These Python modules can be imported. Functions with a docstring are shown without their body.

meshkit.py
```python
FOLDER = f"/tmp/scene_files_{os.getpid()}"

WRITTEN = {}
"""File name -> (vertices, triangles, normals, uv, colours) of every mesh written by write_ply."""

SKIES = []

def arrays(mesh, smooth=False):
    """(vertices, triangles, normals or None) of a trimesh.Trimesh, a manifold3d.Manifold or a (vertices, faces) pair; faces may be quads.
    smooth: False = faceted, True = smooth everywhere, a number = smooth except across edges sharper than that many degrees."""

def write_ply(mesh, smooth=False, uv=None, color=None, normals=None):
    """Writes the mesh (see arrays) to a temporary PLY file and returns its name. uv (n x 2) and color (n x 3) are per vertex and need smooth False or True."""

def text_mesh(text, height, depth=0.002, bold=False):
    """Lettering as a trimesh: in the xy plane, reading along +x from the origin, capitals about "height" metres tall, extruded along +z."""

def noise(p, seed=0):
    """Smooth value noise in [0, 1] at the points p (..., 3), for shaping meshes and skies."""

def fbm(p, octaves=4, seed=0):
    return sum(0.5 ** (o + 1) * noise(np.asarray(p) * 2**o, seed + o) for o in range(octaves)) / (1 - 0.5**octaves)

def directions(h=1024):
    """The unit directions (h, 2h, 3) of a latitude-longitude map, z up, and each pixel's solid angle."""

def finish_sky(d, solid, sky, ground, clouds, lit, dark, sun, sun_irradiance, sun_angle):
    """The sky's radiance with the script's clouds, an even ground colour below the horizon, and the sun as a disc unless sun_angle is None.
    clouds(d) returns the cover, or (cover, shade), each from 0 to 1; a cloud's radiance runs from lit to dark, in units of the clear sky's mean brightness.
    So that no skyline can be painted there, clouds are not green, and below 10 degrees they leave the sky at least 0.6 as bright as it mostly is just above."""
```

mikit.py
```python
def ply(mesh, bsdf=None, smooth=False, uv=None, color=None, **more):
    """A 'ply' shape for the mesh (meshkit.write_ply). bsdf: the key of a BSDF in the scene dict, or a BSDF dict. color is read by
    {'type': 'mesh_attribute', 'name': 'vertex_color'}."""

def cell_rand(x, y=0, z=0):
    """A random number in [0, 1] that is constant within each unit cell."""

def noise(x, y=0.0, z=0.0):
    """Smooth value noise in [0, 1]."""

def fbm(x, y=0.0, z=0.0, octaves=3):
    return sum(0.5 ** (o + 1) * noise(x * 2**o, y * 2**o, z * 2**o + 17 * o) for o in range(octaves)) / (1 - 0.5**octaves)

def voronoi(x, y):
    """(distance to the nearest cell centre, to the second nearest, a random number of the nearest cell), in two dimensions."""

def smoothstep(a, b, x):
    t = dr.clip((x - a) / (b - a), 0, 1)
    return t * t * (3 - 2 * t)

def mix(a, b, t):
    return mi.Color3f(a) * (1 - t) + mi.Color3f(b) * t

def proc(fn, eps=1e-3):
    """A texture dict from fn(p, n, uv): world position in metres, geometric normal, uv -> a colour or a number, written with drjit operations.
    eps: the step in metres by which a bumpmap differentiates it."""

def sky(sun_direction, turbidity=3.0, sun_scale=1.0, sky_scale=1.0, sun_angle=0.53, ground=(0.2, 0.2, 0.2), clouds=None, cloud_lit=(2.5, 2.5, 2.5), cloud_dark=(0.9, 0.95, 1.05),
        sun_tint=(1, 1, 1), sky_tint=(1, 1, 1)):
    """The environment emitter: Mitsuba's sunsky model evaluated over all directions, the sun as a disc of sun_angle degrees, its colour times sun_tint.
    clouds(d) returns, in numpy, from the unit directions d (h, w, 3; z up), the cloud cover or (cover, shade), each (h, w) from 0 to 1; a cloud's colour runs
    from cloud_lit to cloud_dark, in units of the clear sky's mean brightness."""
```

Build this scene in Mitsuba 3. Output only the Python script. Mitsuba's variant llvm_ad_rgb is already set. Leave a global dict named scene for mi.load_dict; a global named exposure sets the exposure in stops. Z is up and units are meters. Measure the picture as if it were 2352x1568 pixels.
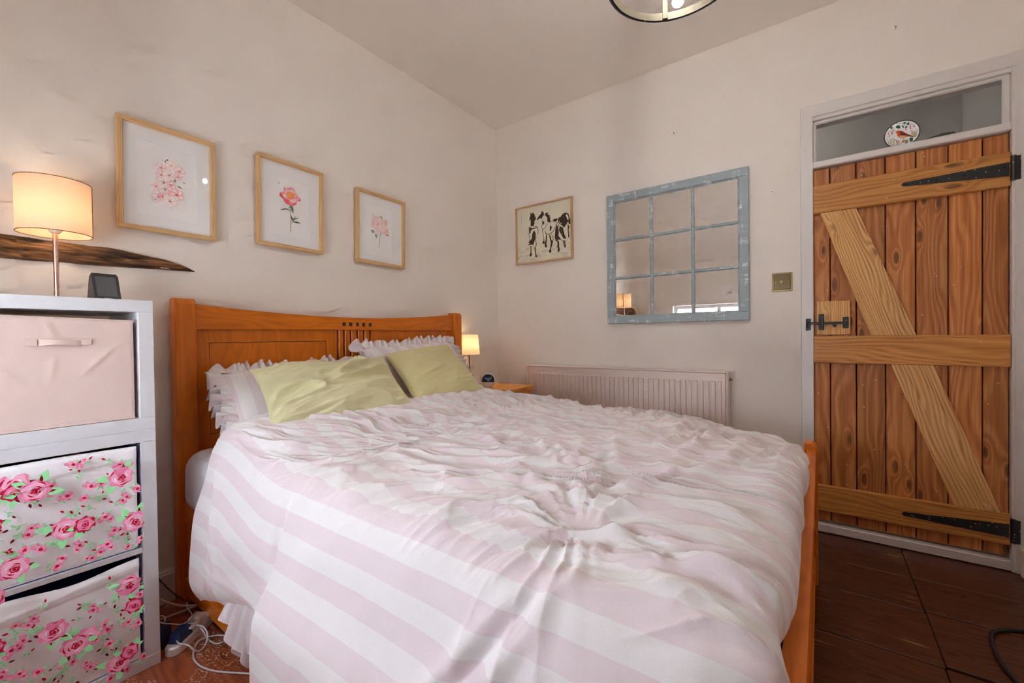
import math, random
import numpy as np
import trimesh
import mitsuba as mi
import drjit as dr
from scipy.interpolate import PchipInterpolator, CubicSpline
import mikit, meshkit
from mikit import proc, noise, fbm, voronoi, cell_rand, smoothstep, mix

T = mi.ScalarTransform4f
rng = np.random.default_rng(7)
scene, labels = {}, {}

# ------------------------------------------------------------------ camera, sky, exposure
F_PX, YAW, PITCH, ROLL = 978.19, math.radians(35.954), math.radians(-0.657), math.radians(-0.713)
fw = np.array([math.cos(YAW), math.sin(YAW), 0]); rt = np.array([math.sin(YAW), -math.cos(YAW), 0]); zu = np.array([0, 0, 1.0])
fwd = math.cos(PITCH) * fw + math.sin(PITCH) * zu
up0 = np.cross(rt, fwd)
right = math.cos(ROLL) * rt + math.sin(ROLL) * up0
upv = -math.sin(ROLL) * rt + math.cos(ROLL) * up0
CAM = np.array([0, 0, 1.045])
M = np.eye(4); M[:3, 0] = -right; M[:3, 1] = upv; M[:3, 2] = fwd; M[:3, 3] = CAM
scene['camera'] = {'type': 'perspective', 'fov': 2 * math.degrees(math.atan(1176 / F_PX)), 'fov_axis': 'x',
                   'near_clip': 0.02, 'far_clip': 200.0, 'to_world': T(M.tolist())}
exposure = 0.75
SKY = 22.5


def overcast(d):
    n = meshkit.fbm(d * 3.0, 4, 3)
    return np.full(d.shape[:2], 0.92), np.clip(n * 0.9, 0, 1)


scene['sky'] = mikit.sky((-0.35, 0.5, 0.75), turbidity=4.0, sun_scale=0.0, sky_scale=SKY, ground=(0.85, 0.85, 0.83), clouds=overcast,
                         cloud_lit=(2.2, 2.3, 2.5), cloud_dark=(1.45, 1.52, 1.66))
LAMP_WARM = (1.0, 0.72, 0.42)

# ------------------------------------------------------------------ helpers
def key_for(name, parent=None):
    base = name if parent is None else parent + '__' + name
    k, i = base, 0
    while k in scene or k in labels:
        i += 1
        k = f'{base}_{i:03d}'
    return k


def tag(k, label=None, cat=None, group=None, kind=None):
    d = labels.setdefault(k, {})
    if label: d['label'] = label
    if cat: d['category'] = cat
    if group: d['group'] = group
    if kind: d['kind'] = kind
    return k


def thing(name, label, cat, group=None):
    k = key_for(name)
    return tag(k, label, cat, group)


def struct(name, label, kind='structure'):
    return tag(key_for(name), label, None, None, kind)


def obj(name, mesh, mat, parent=None, smooth=False, uv=None, color=None, label=None, **more):
    k = key_for(name, parent)
    scene[k] = mikit.ply(mesh, mat, smooth, uv, color, **more)
    if label: tag(k, label)
    return k


def cat(ms):
    return trimesh.util.concatenate(list(ms))


def hull(pts):
    return trimesh.convex.convex_hull(np.asarray(pts, float))


def cbox(x0, x1, y0, y1, z0, z1, c=0.002):
    """box with chamfered edges"""
    x0, x1 = min(x0, x1), max(x0, x1); y0, y1 = min(y0, y1), max(y0, y1); z0, z1 = min(z0, z1), max(z0, z1)
    c = min(c, (x1 - x0) * .45, (y1 - y0) * .45, (z1 - z0) * .45)
    if c <= 1e-6:
        m = trimesh.creation.box((x1 - x0, y1 - y0, z1 - z0)); m.apply_translation(((x0 + x1) / 2, (y0 + y1) / 2, (z0 + z1) / 2)); return m
    P = []
    for sx in (0, 1):
        for sy in (0, 1):
            for sz in (0, 1):
                x, y, z = (x0, x1)[sx], (y0, y1)[sy], (z0, z1)[sz]
                dx, dy, dz = (c, -c)[sx], (c, -c)[sy], (c, -c)[sz]
                P += [(x, y + dy, z + dz), (x + dx, y, z + dz), (x + dx, y + dy, z)]
    return hull(P)


_wood_n = [0]


def wood_uv(mesh, axis, seed=None):
    """flat mesh + uv: u along the grain axis, v across; every piece gets its own tone cell (10 m apart in u)."""
    v = mesh.vertices[mesh.faces].reshape(-1, 3)
    f = np.arange(len(v)).reshape(-1, 3)
    a = np.asarray(axis, float); a /= np.linalg.norm(a)
    b = np.cross(a, [0.31, 0.52, 0.79]); b /= np.linalg.norm(b)
    oth = [np.array(q, float) for q in ((1, 0, 0), (0, 1, 0), (0, 0, 1)) if abs(np.dot(q, a)) < 0.9][:2]
    oth = [o - a * (o @ a) for o in oth]
    _wood_n[0] += 1
    k = _wood_n[0] if seed is None else seed
    c = v - mesh.bounds.mean(0)
    uv = np.stack([10 * k + 5 + c @ a, (k * 0.377) % 7 + c @ oth[0] + c @ oth[1]], -1)
    return (v, f), uv


def wobj(name, mesh, mat, parent, axis, label=None):
    m, uv = wood_uv(mesh, axis)
    return obj(name, m, mat, parent, False, uv, label=label)


def tube(points, r, sides=10, n=None, caps=True):
    p = np.asarray(points, float)
    if n:
        s = np.r_[0, np.cumsum(np.linalg.norm(np.diff(p, axis=0), axis=1))]
        p = CubicSpline(s, p)(np.linspace(0, s[-1], n))
    t = np.gradient(p, axis=0); t /= np.linalg.norm(t, axis=1, keepdims=True) + 1e-12
    a = np.cross(t[0], [0.2, 0.3, 1.0]); a /= np.linalg.norm(a)
    A = []
    for ti in t:
        a = a - ti * (a @ ti); a /= np.linalg.norm(a) + 1e-12; A.append(a)
    A = np.array(A); B = np.cross(t, A)
    ang = np.arange(sides) * 2 * np.pi / sides
    r = np.broadcast_to(r, (len(p),))
    v = (p[:, None] + r[:, None, None] * (np.cos(ang)[None, :, None] * A[:, None] + np.sin(ang)[None, :, None] * B[:, None])).reshape(-1, 3)
    i, j = np.meshgrid(np.arange(len(p) - 1), np.arange(sides), indexing='ij')
    q = np.stack([i * sides + j, i * sides + (j + 1) % sides, (i + 1) * sides + (j + 1) % sides, (i + 1) * sides + j], -1).reshape(-1, 4)
    f = np.vstack([q[:, [0, 1, 2]], q[:, [0, 2, 3]]])
    if caps:
        n0 = len(v); v = np.vstack([v, p[0], p[-1]])
        j = np.arange(sides); e = (len(p) - 1) * sides
        f = np.vstack([f, np.stack([np.full(sides, n0), (j + 1) % sides, j], -1), np.stack([np.full(sides, n0 + 1), e + j, e + (j + 1) % sides], -1)])
    return trimesh.Trimesh(v, f, process=False)


def lathe(profile, at=(0, 0, 0), sections=40):
    m = trimesh.creation.revolve(np.asarray(profile, float), sections=sections)
    m.apply_translation(at); return m


def grid_faces(n, m, close=False):
    i, j = np.meshgrid(np.arange(n - 1), np.arange(m - 1), indexing='ij')
    q = np.stack([i * m + j, i * m + j + 1, (i + 1) * m + j + 1, (i + 1) * m + j], -1).reshape(-1, 4)
    return np.vstack([q[:, [0, 1, 2]], q[:, [0, 2, 3]]])


def orient(v, f, toward):
    n = np.cross(v[f[:, 1]] - v[f[:, 0]], v[f[:, 2]] - v[f[:, 0]]).sum(0)
    return f if n @ np.asarray(toward) >= 0 else f[:, ::-1]


def S(a, b, x):
    t = np.clip((np.asarray(x, float) - a) / (b - a), 0, 1)
    return t * t * (3 - 2 * t)


def prism(poly, depth, origin, ex, ey):
    """2-D polygon (list of points) in plane origin + a*ex + b*ey, extruded along ex x ey."""
    from shapely.geometry import Polygon
    m = trimesh.creation.extrude_polygon(Polygon(poly), depth, engine='earcut')
    ex, ey = np.asarray(ex, float), np.asarray(ey, float); ez = np.cross(ex, ey)
    v = np.asarray(origin) + m.vertices[:, :1] * ex + m.vertices[:, 1:2] * ey + m.vertices[:, 2:] * ez
    return trimesh.Trimesh(v, m.faces, process=False)


class Paint:
    """Flat print as thin layered colour shapes on a plane: 2-D shapes -> one mesh with vertex colours."""
    def __init__(self, step=0.00012):
        self.v, self.f, self.c, self.n, self.h, self.step = [], [], [], 0, 0.0, step

    def poly(self, pts, col, fan=False, lift=True):
        p = np.asarray(pts, float)
        if lift: self.h += self.step / 40 if lift is True else lift
        if fan:
            v = np.vstack([p.mean(0), p]); m = len(p)
            f = np.stack([np.zeros(m, int), 1 + np.arange(m), 1 + (np.arange(m) + 1) % m], -1)
        else:
            from shapely.geometry import Polygon
            g = Polygon(p)
            if not g.is_valid: g = g.buffer(0)
            gs = [q for q in getattr(g, 'geoms', [g]) if q.area > 0]
            vs, fs, o = [], [], 0
            for q in gs:
                a, b = trimesh.creation.triangulate_polygon(q, engine='earcut')
                vs.append(a); fs.append(b + o); o += len(a)
            if not vs: return
            v, f = np.vstack(vs), np.vstack(fs)
        self.v.append(np.c_[v, np.full(len(v), self.h)]); self.f.append(f + self.n); self.n += len(v)
        self.c.append(np.tile(lin(col), (len(v), 1)))

    def stroke(self, pts, w, col, n=14):
        p = np.asarray(pts, float)
        if len(p) > 2:
            s = np.r_[0, np.cumsum(np.linalg.norm(np.diff(p, axis=0), axis=1))]; p = CubicSpline(s, p)(np.linspace(0, s[-1], n))
        t = np.gradient(p, axis=0); t /= np.linalg.norm(t, axis=1, keepdims=True) + 1e-9
        nn = np.c_[-t[:, 1], t[:, 0]]
        w = np.broadcast_to(w, len(p)) if np.ndim(w) == 0 else np.interp(np.linspace(0, 1, len(p)), np.linspace(0, 1, len(w)), w)
        L, R = p + nn * w[:, None] / 2, p - nn * w[:, None] / 2
        self.h += self.step / 40
        v = np.vstack([L, R]); m = len(p); i = np.arange(m - 1)
        f = np.vstack([np.stack([i, i + m, i + 1], -1), np.stack([i + 1, i + m, i + m + 1], -1)])
        self.v.append(np.c_[v, np.full(len(v), self.h)]); self.f.append(f + self.n); self.n += len(v); self.c.append(np.tile(lin(col), (len(v), 1)))

    def blob(self, cx, cy, r, col, lobes=0, amp=0.15, rot=0, sx=1, n=None, ry=None):
        n = n or (max(10, lobes * 6)); a = np.linspace(0, 2 * np.pi, n, endpoint=False)
        rr = r * (1 + amp * np.cos(lobes * a)) if lobes else np.full(n, r)
        x, y = rr * np.cos(a) * sx, rr * np.sin(a)
        c, s = math.cos(rot), math.sin(rot)
        self.poly(np.c_[cx + c * x - s * y, cy + s * x + c * y], col, fan=True)

    def leaf(self, x, y, L, W, ang, col):
        t = np.linspace(0, 1, 7); w = W * np.sin(np.pi * t ** 0.8)
        px = np.r_[t * L, t[::-1][1:-1] * L]; py = np.r_[w / 2, -(w[::-1][1:-1]) / 2]
        c, s = math.cos(ang), math.sin(ang)
        self.poly(np.c_[x + c * px - s * py, y + s * px + c * py], col, fan=True)

    def arc(self, cx, cy, r, a0, a1, w, col):
        a = np.linspace(a0, a1, 7)
        self.stroke(np.c_[cx + r * np.cos(a), cy + r * np.sin(a)], [w * .15, w, w * .15], col, 7)

    def mesh(self, fn):
        """fn(points (n,3): a, b, height) -> world"""
        v = np.vstack(self.v); f = np.vstack(self.f); return fn(v), f, np.vstack(self.c)


def lin(c):
    c = np.asarray(c, float) / 255.0
    return np.where(c <= .04045, c / 12.92, ((c + .055) / 1.055) ** 2.4)


# ------------------------------------------------------------------ materials
def two(b): return {'type': 'twosided', 'b': b}


def pr(col, rough=.5, **k):
    base = col if isinstance(col, dict) else {'type': 'rgb', 'value': [float(x) for x in lin(col)]}
    return two({'type': 'principled', 'base_color': base, 'roughness': float(rough), **k})


def bump(b, fn, scale=1.0, eps=1e-3):
    inner = b['b']
    return two({'type': 'bumpmap', 'arbitrary': proc(fn, eps), 'scale': scale, 'bsdf': inner})


def L3(c): return mi.Color3f(*[float(x) for x in lin(c)])


WALL = (233, 228, 222)
def wall_col(p, n, uv):
    k = fbm(p.x * 2.1, p.y * 2.1, p.z * 2.1, 2)
    return L3(WALL) * (0.95 + 0.09 * k)
def wall_bump(p, n, uv):
    a = fbm(p.x * 7, p.y * 7, p.z * 9, 2)
    s = noise(p.x * 9 + p.z * 17, p.y * 9 + p.z * 9, p.z * 26 - p.x * 11)
    ridge = smoothstep(.72, .98, s)
    return 0.020 * a + 0.0060 * ridge + 0.0012 * noise(p.x * 90, p.y * 90, p.z * 90)
scene['mat_wall_rough'] = bump(pr(proc(wall_col), .8, specular=.25), wall_bump)
scene['mat_wall'] = pr(proc(wall_col), .75, specular=.25)
scene['mat_white_paint'] = pr((222, 220, 219), .4, specular=.4)
scene['mat_hall'] = pr((186, 184, 180), .8)


def wood_fn(dark, base, light, ring=70.0, tone=.25, knots=1.0, scuff=None, fine=.35):
    D, B, Lt = L3(dark), L3(base), L3(light)
    def fn(p, n, uv):
        u, v = uv.x, uv.y
        cell = dr.floor(u / 10)
        d1, d2, rid = voronoi(u / .33 + cell * 3.1, v / .105)
        kn = dr.exp(-dr.square(d1 / .16)) * dr.select(rid > .45, 1.0, 0.0) * knots
        warp = fbm(u * 1.7, v * 9, cell)
        r = v * ring + 7 * warp + 2.2 * kn
        s = .5 + .5 * dr.sin(6.2832 * r)
        s = s * s * (3 - 2 * s)
        f = noise(u * 9, v * 420, cell)
        t = .46 * s + fine * f + .2 * noise(u * 3, v * 70, cell + 2)
        c = D * (1 - smoothstep(0., .45, t)) + B * smoothstep(0., .45, t)
        c = c * (1 - .75 * smoothstep(.45, 1., t)) + Lt * (.75 * smoothstep(.45, 1., t))
        c = c * (1 - .62 * smoothstep(.55, .95, kn))
        c = c * (1 - tone * .5 + tone * cell_rand(cell, 3))
        c = c * (.88 + .24 * fbm(u * 2.2, v * 14, cell + 5))
        if scuff is not None:
            c = scuff(c, u, v, p)
        return c
    return fn


def wood_h(ring=70.0, amp=.0006):
    def fn(p, n, uv):
        u, v = uv.x, uv.y
        cell = dr.floor(u / 10)
        r = v * ring + 7 * fbm(u * 1.7, v * 9, cell)
        return amp * (.5 + .5 * dr.sin(6.2832 * r)) + amp * .6 * noise(u * 10, v * 420, cell)
    return fn


def speck(c, u, v, p):
    d1, d2, r = voronoi(u * 21, v * 21)
    m = dr.select(r > .88, 1., 0.) * (1 - smoothstep(.03, .07, d1))
    return c * (1 - m) + L3((226, 214, 190)) * m


def floor_scuff(c, u, v, p):
    # paint worn along the grain in streaks; heavier chalky scuffing between cabinet and bed
    st = noise(u * 6, v * 170) * .6 + noise(u * 14, v * 60, 3) * .4
    patch = smoothstep(.50, .72, fbm(u * 1.9, v * 3.1))
    near = smoothstep(1.1, 1.4, p.y) * (1 - smoothstep(.62, .72, p.x)) + smoothstep(1.7, 1.8, p.x) * smoothstep(-.33, -.28, p.y) * .55
    edge = smoothstep(.665, .72, st) * patch * near
    st2 = noise(p.x * 420 + p.y * 130, p.y * 110 - p.x * 45) * .62 + noise(p.x * 190 - p.y * 150, p.y * 260, 7) * .38
    chalk = smoothstep(.60, .70, st2) * smoothstep(1.45, 1.62, p.y) * (1 - smoothstep(.6, .66, p.x)) * smoothstep(.42, .6, fbm(p.x * 9, p.y * 9))
    c = c * (1 - edge) + L3((205, 150, 95)) * edge
    return c * (1 - chalk * .75) + L3((205, 178, 158)) * (chalk * .75)


scene['mat_door_plank'] = bump(pr(proc(wood_fn((144, 80, 38), (170, 104, 54), (200, 144, 86), 30, .44, 1.0, speck)), .42, specular=.4), wood_h(30, .0008))
scene['mat_door_ledge'] = (pr(proc(wood_fn((152, 94, 42), (182, 122, 62), (204, 150, 86), 44, .16, 1.0, speck)), .40, specular=.4))
scene['mat_door_brace'] = bump(pr(proc(wood_fn((146, 96, 46), (200, 146, 88), (226, 186, 126), 85, .10, .8, None, .45)), .45, specular=.35), wood_h(120, .0009))
scene['mat_bed_wood'] = pr(proc(wood_fn((178, 90, 11), (188, 98, 15), (200, 112, 23), 24, .08, .25, None, .3)), .34, specular=.3, clearcoat=.25, clearcoat_gloss=.85)
scene['mat_pine'] = pr(proc(wood_fn((196, 112, 22), (222, 146, 40), (236, 172, 66), 40, .22, .4, None, .2)), .35, specular=.5, clearcoat=.4, clearcoat_gloss=.8)
scene['mat_floor'] = bump(pr(proc(wood_fn((66, 35, 20), (78, 42, 25), (92, 51, 31), 26, .16, .8, floor_scuff, .25)), .38, specular=.45), wood_h(36, .0005))
scene['mat_floor_lit'] = (pr(proc(wood_fn((116, 58, 36), (140, 72, 44), (158, 86, 56), 26, .16, .8, floor_scuff, .25)), .40, specular=.45))  # lighter copy of the floor wood: window light painted into the left boards
scene['mat_oak'] = pr(proc(wood_fn((178, 138, 90), (200, 162, 112), (214, 180, 134), 140, .06, .1, None, .4)), .5)
scene['mat_copper_wood'] = pr(proc(wood_fn((150, 112, 76), (186, 152, 116), (208, 182, 150), 140, .06, .1, None, .4)), .55)
def beam_col(p, n, uv):
    a = fbm(p.x * 9, p.y * 40, p.z * 60); b = noise(p.x * 30, p.y * 120, p.z * 210)
    return L3((58, 38, 26)) * (1 - smoothstep(.3, .75, a)) + L3((140, 98, 60)) * smoothstep(.3, .75, a) * (.55 + .9 * b)
scene['mat_beam'] = bump(pr(proc(beam_col), .65), lambda p, n, uv: .006 * fbm(p.x * 22, p.y * 60, p.z * 110))
scene['mat_dark'] = pr((26, 23, 22), .7)
scene['mat_inlay'] = pr((34, 24, 20), .4)
def iron_col(p, n, uv):
    d1, d2, r = voronoi(p.y * 60, p.z * 60)
    m = dr.select(r > .7, 1., 0.) * (1 - smoothstep(.08, .13, d1))
    return L3((20, 21, 24)) * (1 - m) + L3((190, 190, 185)) * m
scene['mat_iron'] = pr(proc(iron_col), .32, specular=.6)
scene['mat_steel'] = {'type': 'roughconductor', 'material': 'Cr', 'alpha': .12}
scene['mat_copper'] = {'type': 'roughconductor', 'material': 'Cu', 'alpha': .10}
scene['mat_brass'] = pr((150, 128, 88), .28, metallic=.9)
scene['mat_brass_aged'] = pr((112, 98, 74), .25, metallic=.9)
scene['mat_pendant_band'] = pr((86, 80, 66), .45, metallic=.3, specular=.3)
scene['mat_mirror'] = {'type': 'conductor', 'material': 'none', 'specular_reflectance': {'type': 'rgb', 'value': [.84, .84, .84]}}
scene['mat_glass'] = {'type': 'thindielectric', 'int_ior': 1.5}
scene['mat_glass_solid'] = {'type': 'dielectric', 'int_ior': 1.5}
def shabby(p, n, uv):
    k = fbm(p.y * 30, p.z * 30, p.x * 30); st = noise(p.y * 160, p.z * 14) * .5 + noise(p.y * 14, p.z * 160, 9) * .5
    m = smoothstep(.62, .78, k * .6 + st * .5)
    return L3((152, 168, 174)) * (1 - m) + L3((206, 214, 222)) * m
scene['mat_mirror_frame'] = pr(proc(shabby), .5)
scene['mat_radiator'] = pr((222, 206, 199), .35, specular=.5)
scene['mat_laminate'] = pr((221, 225, 231), .35, specular=.5)
scene['mat_fabric_pink'] = bump(pr((208, 186, 178), .9, sheen=.3), lambda p, n, uv: .00035 * noise(p.x * 700, p.y * 700, p.z * 700))
scene['mat_fabric_white'] = pr((243, 245, 249), .7)
scene['mat_fabric_navy'] = pr((44, 64, 128), .9)
scene['mat_print'] = two({'type': 'principled', 'base_color': {'type': 'mesh_attribute', 'name': 'vertex_color'}, 'roughness': .75, 'specular': .2})
scene['mat_sheet'] = pr((226, 226, 234), .9, sheen=.2)
scene['mat_paper'] = pr((243, 244, 246), .8)
scene['mat_mat'] = pr((238, 241, 244), .8)
def stripe_col(p, n, uv):
    t = uv.x / .092
    s = dr.abs(t - dr.floor(t) - .5) * 2
    m = smoothstep(.475, .525, s)
    wv = .97 + .06 * noise(uv.x * 900, uv.y * 900)
    return (L3((213, 202, 206)) * (1 - m) + L3((219, 217, 218)) * m) * wv
def crease(p, n, uv):
    a = noise(uv.x * 26 + uv.y * 40, uv.y * 26 - uv.x * 9)
    top = 1 - .8 * smoothstep(20.12, 20.30, uv.x)
    return top * (.0020 * noise(uv.x * 52 + uv.y * 74, uv.y * 20 - uv.x * 15) + .0008 * a) + .0011 * top * fbm(uv.x * 60 + uv.y * 34, uv.y * 22 - uv.x * 9) + .0005 * noise(uv.x * 160 + uv.y * 120, uv.y * 70 - uv.x * 60)
scene['mat_duvet'] = bump(pr(proc(stripe_col), .9, sheen=.35, specular=.2), crease)
scene['mat_satin'] = bump(pr((206, 198, 150), .42, sheen=.2, specular=.4), lambda p, n, uv: .0012 * fbm(uv.x * 16, uv.y * 16))
scene['mat_green_satin'] = bump(pr((214, 212, 170), .28, sheen=.2, specular=.7), lambda p, n, uv: .0014 * fbm(uv.x * 16, uv.y * 12))
scene['mat_shade_pink'] = {'type': 'principledthin', 'base_color': {'type': 'rgb', 'value': lin((242, 216, 188)).tolist()}, 'roughness': .8, 'diff_trans': .7}
scene['mat_shade_cream'] = {'type': 'principledthin', 'base_color': {'type': 'rgb', 'value': lin((250, 236, 205)).tolist()}, 'roughness': .8, 'diff_trans': .9}
scene['mat_seam'] = pr((150, 98, 64), .7)
scene['mat_plastic_white'] = pr((226, 224, 222), .35)
scene['mat_plastic_black'] = pr((24, 25, 30), .3)
scene['mat_plastic_navy'] = pr((26, 42, 78), .35)
scene['mat_plastic_grey'] = pr((62, 54, 56), .55)
scene['mat_screen'] = pr((74, 76, 78), .22, specular=.5)
scene['mat_cable_white'] = pr((214, 226, 236), .4)
scene['mat_cable_pink'] = pr((206, 176, 168), .5)
scene['mat_yellow'] = pr((206, 190, 96), .3)

# ------------------------------------------------------------------ room shell
XR, YL, ZC, XN, YB = 2.75, 2.134, 2.725, -0.39, -0.70
k = struct('wall_left', 'pink beige plaster wall behind the headboard with rough trowelled relief')
nx, nz = 170, 140
gx, gz = np.meshgrid(np.linspace(XN - .15, XR + .05, nx), np.linspace(-.05, ZC + .05, nz), indexing='ij')
P3 = np.stack([gx * 1.6, gx * 0, gz * 1.9], -1)
dsp = (meshkit.fbm(P3, 4, 5) - .5) * .016 + (meshkit.fbm(P3 * 4, 3, 9) - .5) * .004
dsp *= 1 - .85 * S(2.0, 2.7, gx)
v = np.stack([gx, YL - dsp, gz], -1).reshape(-1, 3)
f = orient(v, grid_faces(nx, nz), (0, -1, 0))
slab = trimesh.creation.box((XR - XN + .3, .12, ZC + .15)); slab.apply_translation(((XR + XN) / 2, YL + .08, ZC / 2))
scene[k] = mikit.ply(cat([trimesh.Trimesh(v, f, process=False), slab]), 'mat_wall_rough', 40)

k = struct('wall_right', 'pink beige wall holding the mirror, the radiator and the plank door')
OY0, OY1, OZ = -.668, .040, 2.165      # opening of the door with its transom
ms = [cbox(XR, XR + .12, OY1, YL + .15, -.05, ZC + .05, 0), cbox(XR, XR + .12, YB - .15, OY0, -.05, ZC + .05, 0), cbox(XR, XR + .12, OY0, OY1, OZ, ZC + .05, 0)]
scene[k] = mikit.ply(cat(ms), 'mat_wall')
WY0, WY1, WZ0, WZ1 = .40, 1.60, .80, 1.425   # the low window beside the camera
k = struct('wall_near', 'pink beige wall with a low deep window, seen in the mirror')
ms = [cbox(XN - .16, XN, WY1, YL + .15, -.05, 2.05, 0), cbox(XN - .16, XN, YB - .15, WY0, -.05, 2.05, 0), cbox(XN - .16, XN, WY0, WY1, -.05, WZ0, 0), cbox(XN - .16, XN, WY0, WY1, WZ1, 2.05, 0)]
scene[k] = mikit.ply(cat(ms), 'mat_wall')
k = struct('wall_back', 'pink beige wall behind the camera')
scene[k] = mikit.ply(cbox(XN - .15, XR + .12, YB - .14, YB, -.05, ZC + .05, 0), 'mat_wall')
k = struct('ceiling', 'pale pink beige painted ceiling')
SX = .295
def yslab(poly, y0, y1): return prism(poly, y1 - y0, (0, y1, 0), (1, 0, 0), (0, 0, 1))
sdir = np.array([SX - XN, ZC - 1.966]); sn = np.array([-sdir[1], sdir[0]]) / np.hypot(*sdir)
def spt(t, h=0.): q = np.array([XN, 1.966]) + t * sdir + h * sn; return (float(q[0]), float(q[1]))
thk = .10
full = [spt(-.25), spt(1.0), spt(1.0, thk), spt(-.25, thk)]
scene[k] = mikit.ply(cat([cbox(SX - .005, XR + .12, YB - .15, YL + .15, ZC, ZC + .1, 0), yslab(full, YB - .15, YL + .15)]), 'mat_wall')

# floor boards along y
FL = struct('floor', 'dark brown painted wide wooden floorboards, worn and scuffed')
obj('subfloor', cbox(XN - .1, XR + .1, YB - .1, YL + .1, -.06, -.024, 0), 'mat_dark', FL)
fx = [XN - .02, -.08, .235, .612, .92, 1.22, 1.53, 1.845, 2.17, 2.443, XR + .06]
fr = random.Random(3)
for a, b in zip(fx[:-1], fx[1:]):
    cuts = [YB - .02, -.31 + fr.uniform(-.004, .004), YL + .02] if a > 1.2 else [YB - .02, .6 + fr.uniform(-.2, .2), YL + .02]
    for c0, c1 in zip(cuts[:-1], cuts[1:]):
        sh = .012 if (c1 < 0 and a > 1.8) else 0
        wobj('plank', cbox(a + .003 + sh, b - .003 + sh, c0 + .0012, c1 - .0012, -.024, 0 - fr.uniform(0, .0015), .003), 'mat_floor_lit' if b < .95 else 'mat_floor', FL, (0, 1, 0))
# skirting
BB = struct('baseboard_left', 'off white skirting board on the headboard wall')
scene[BB] = mikit.ply(cat([cbox(XN, XR, YL - .022, YL + .01, 0, .115, .002), cbox(XN, XR, YL - .018, YL + .01, .11, .128, .004)]), 'mat_white_paint')
BB = struct('baseboard_back', 'pink painted skirting board beside the door frame')
scene[BB] = mikit.ply(cbox(XN, XR - .03, YB - .01, YB + .016, 0, .12, .004), 'mat_wall')
BB = struct('baseboard_right', 'pink painted skirting board under the radiator')
scene[BB] = mikit.ply(cbox(XR - .018, XR + .01, .095, YL, 0, .12, .004), 'mat_wall')

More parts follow.
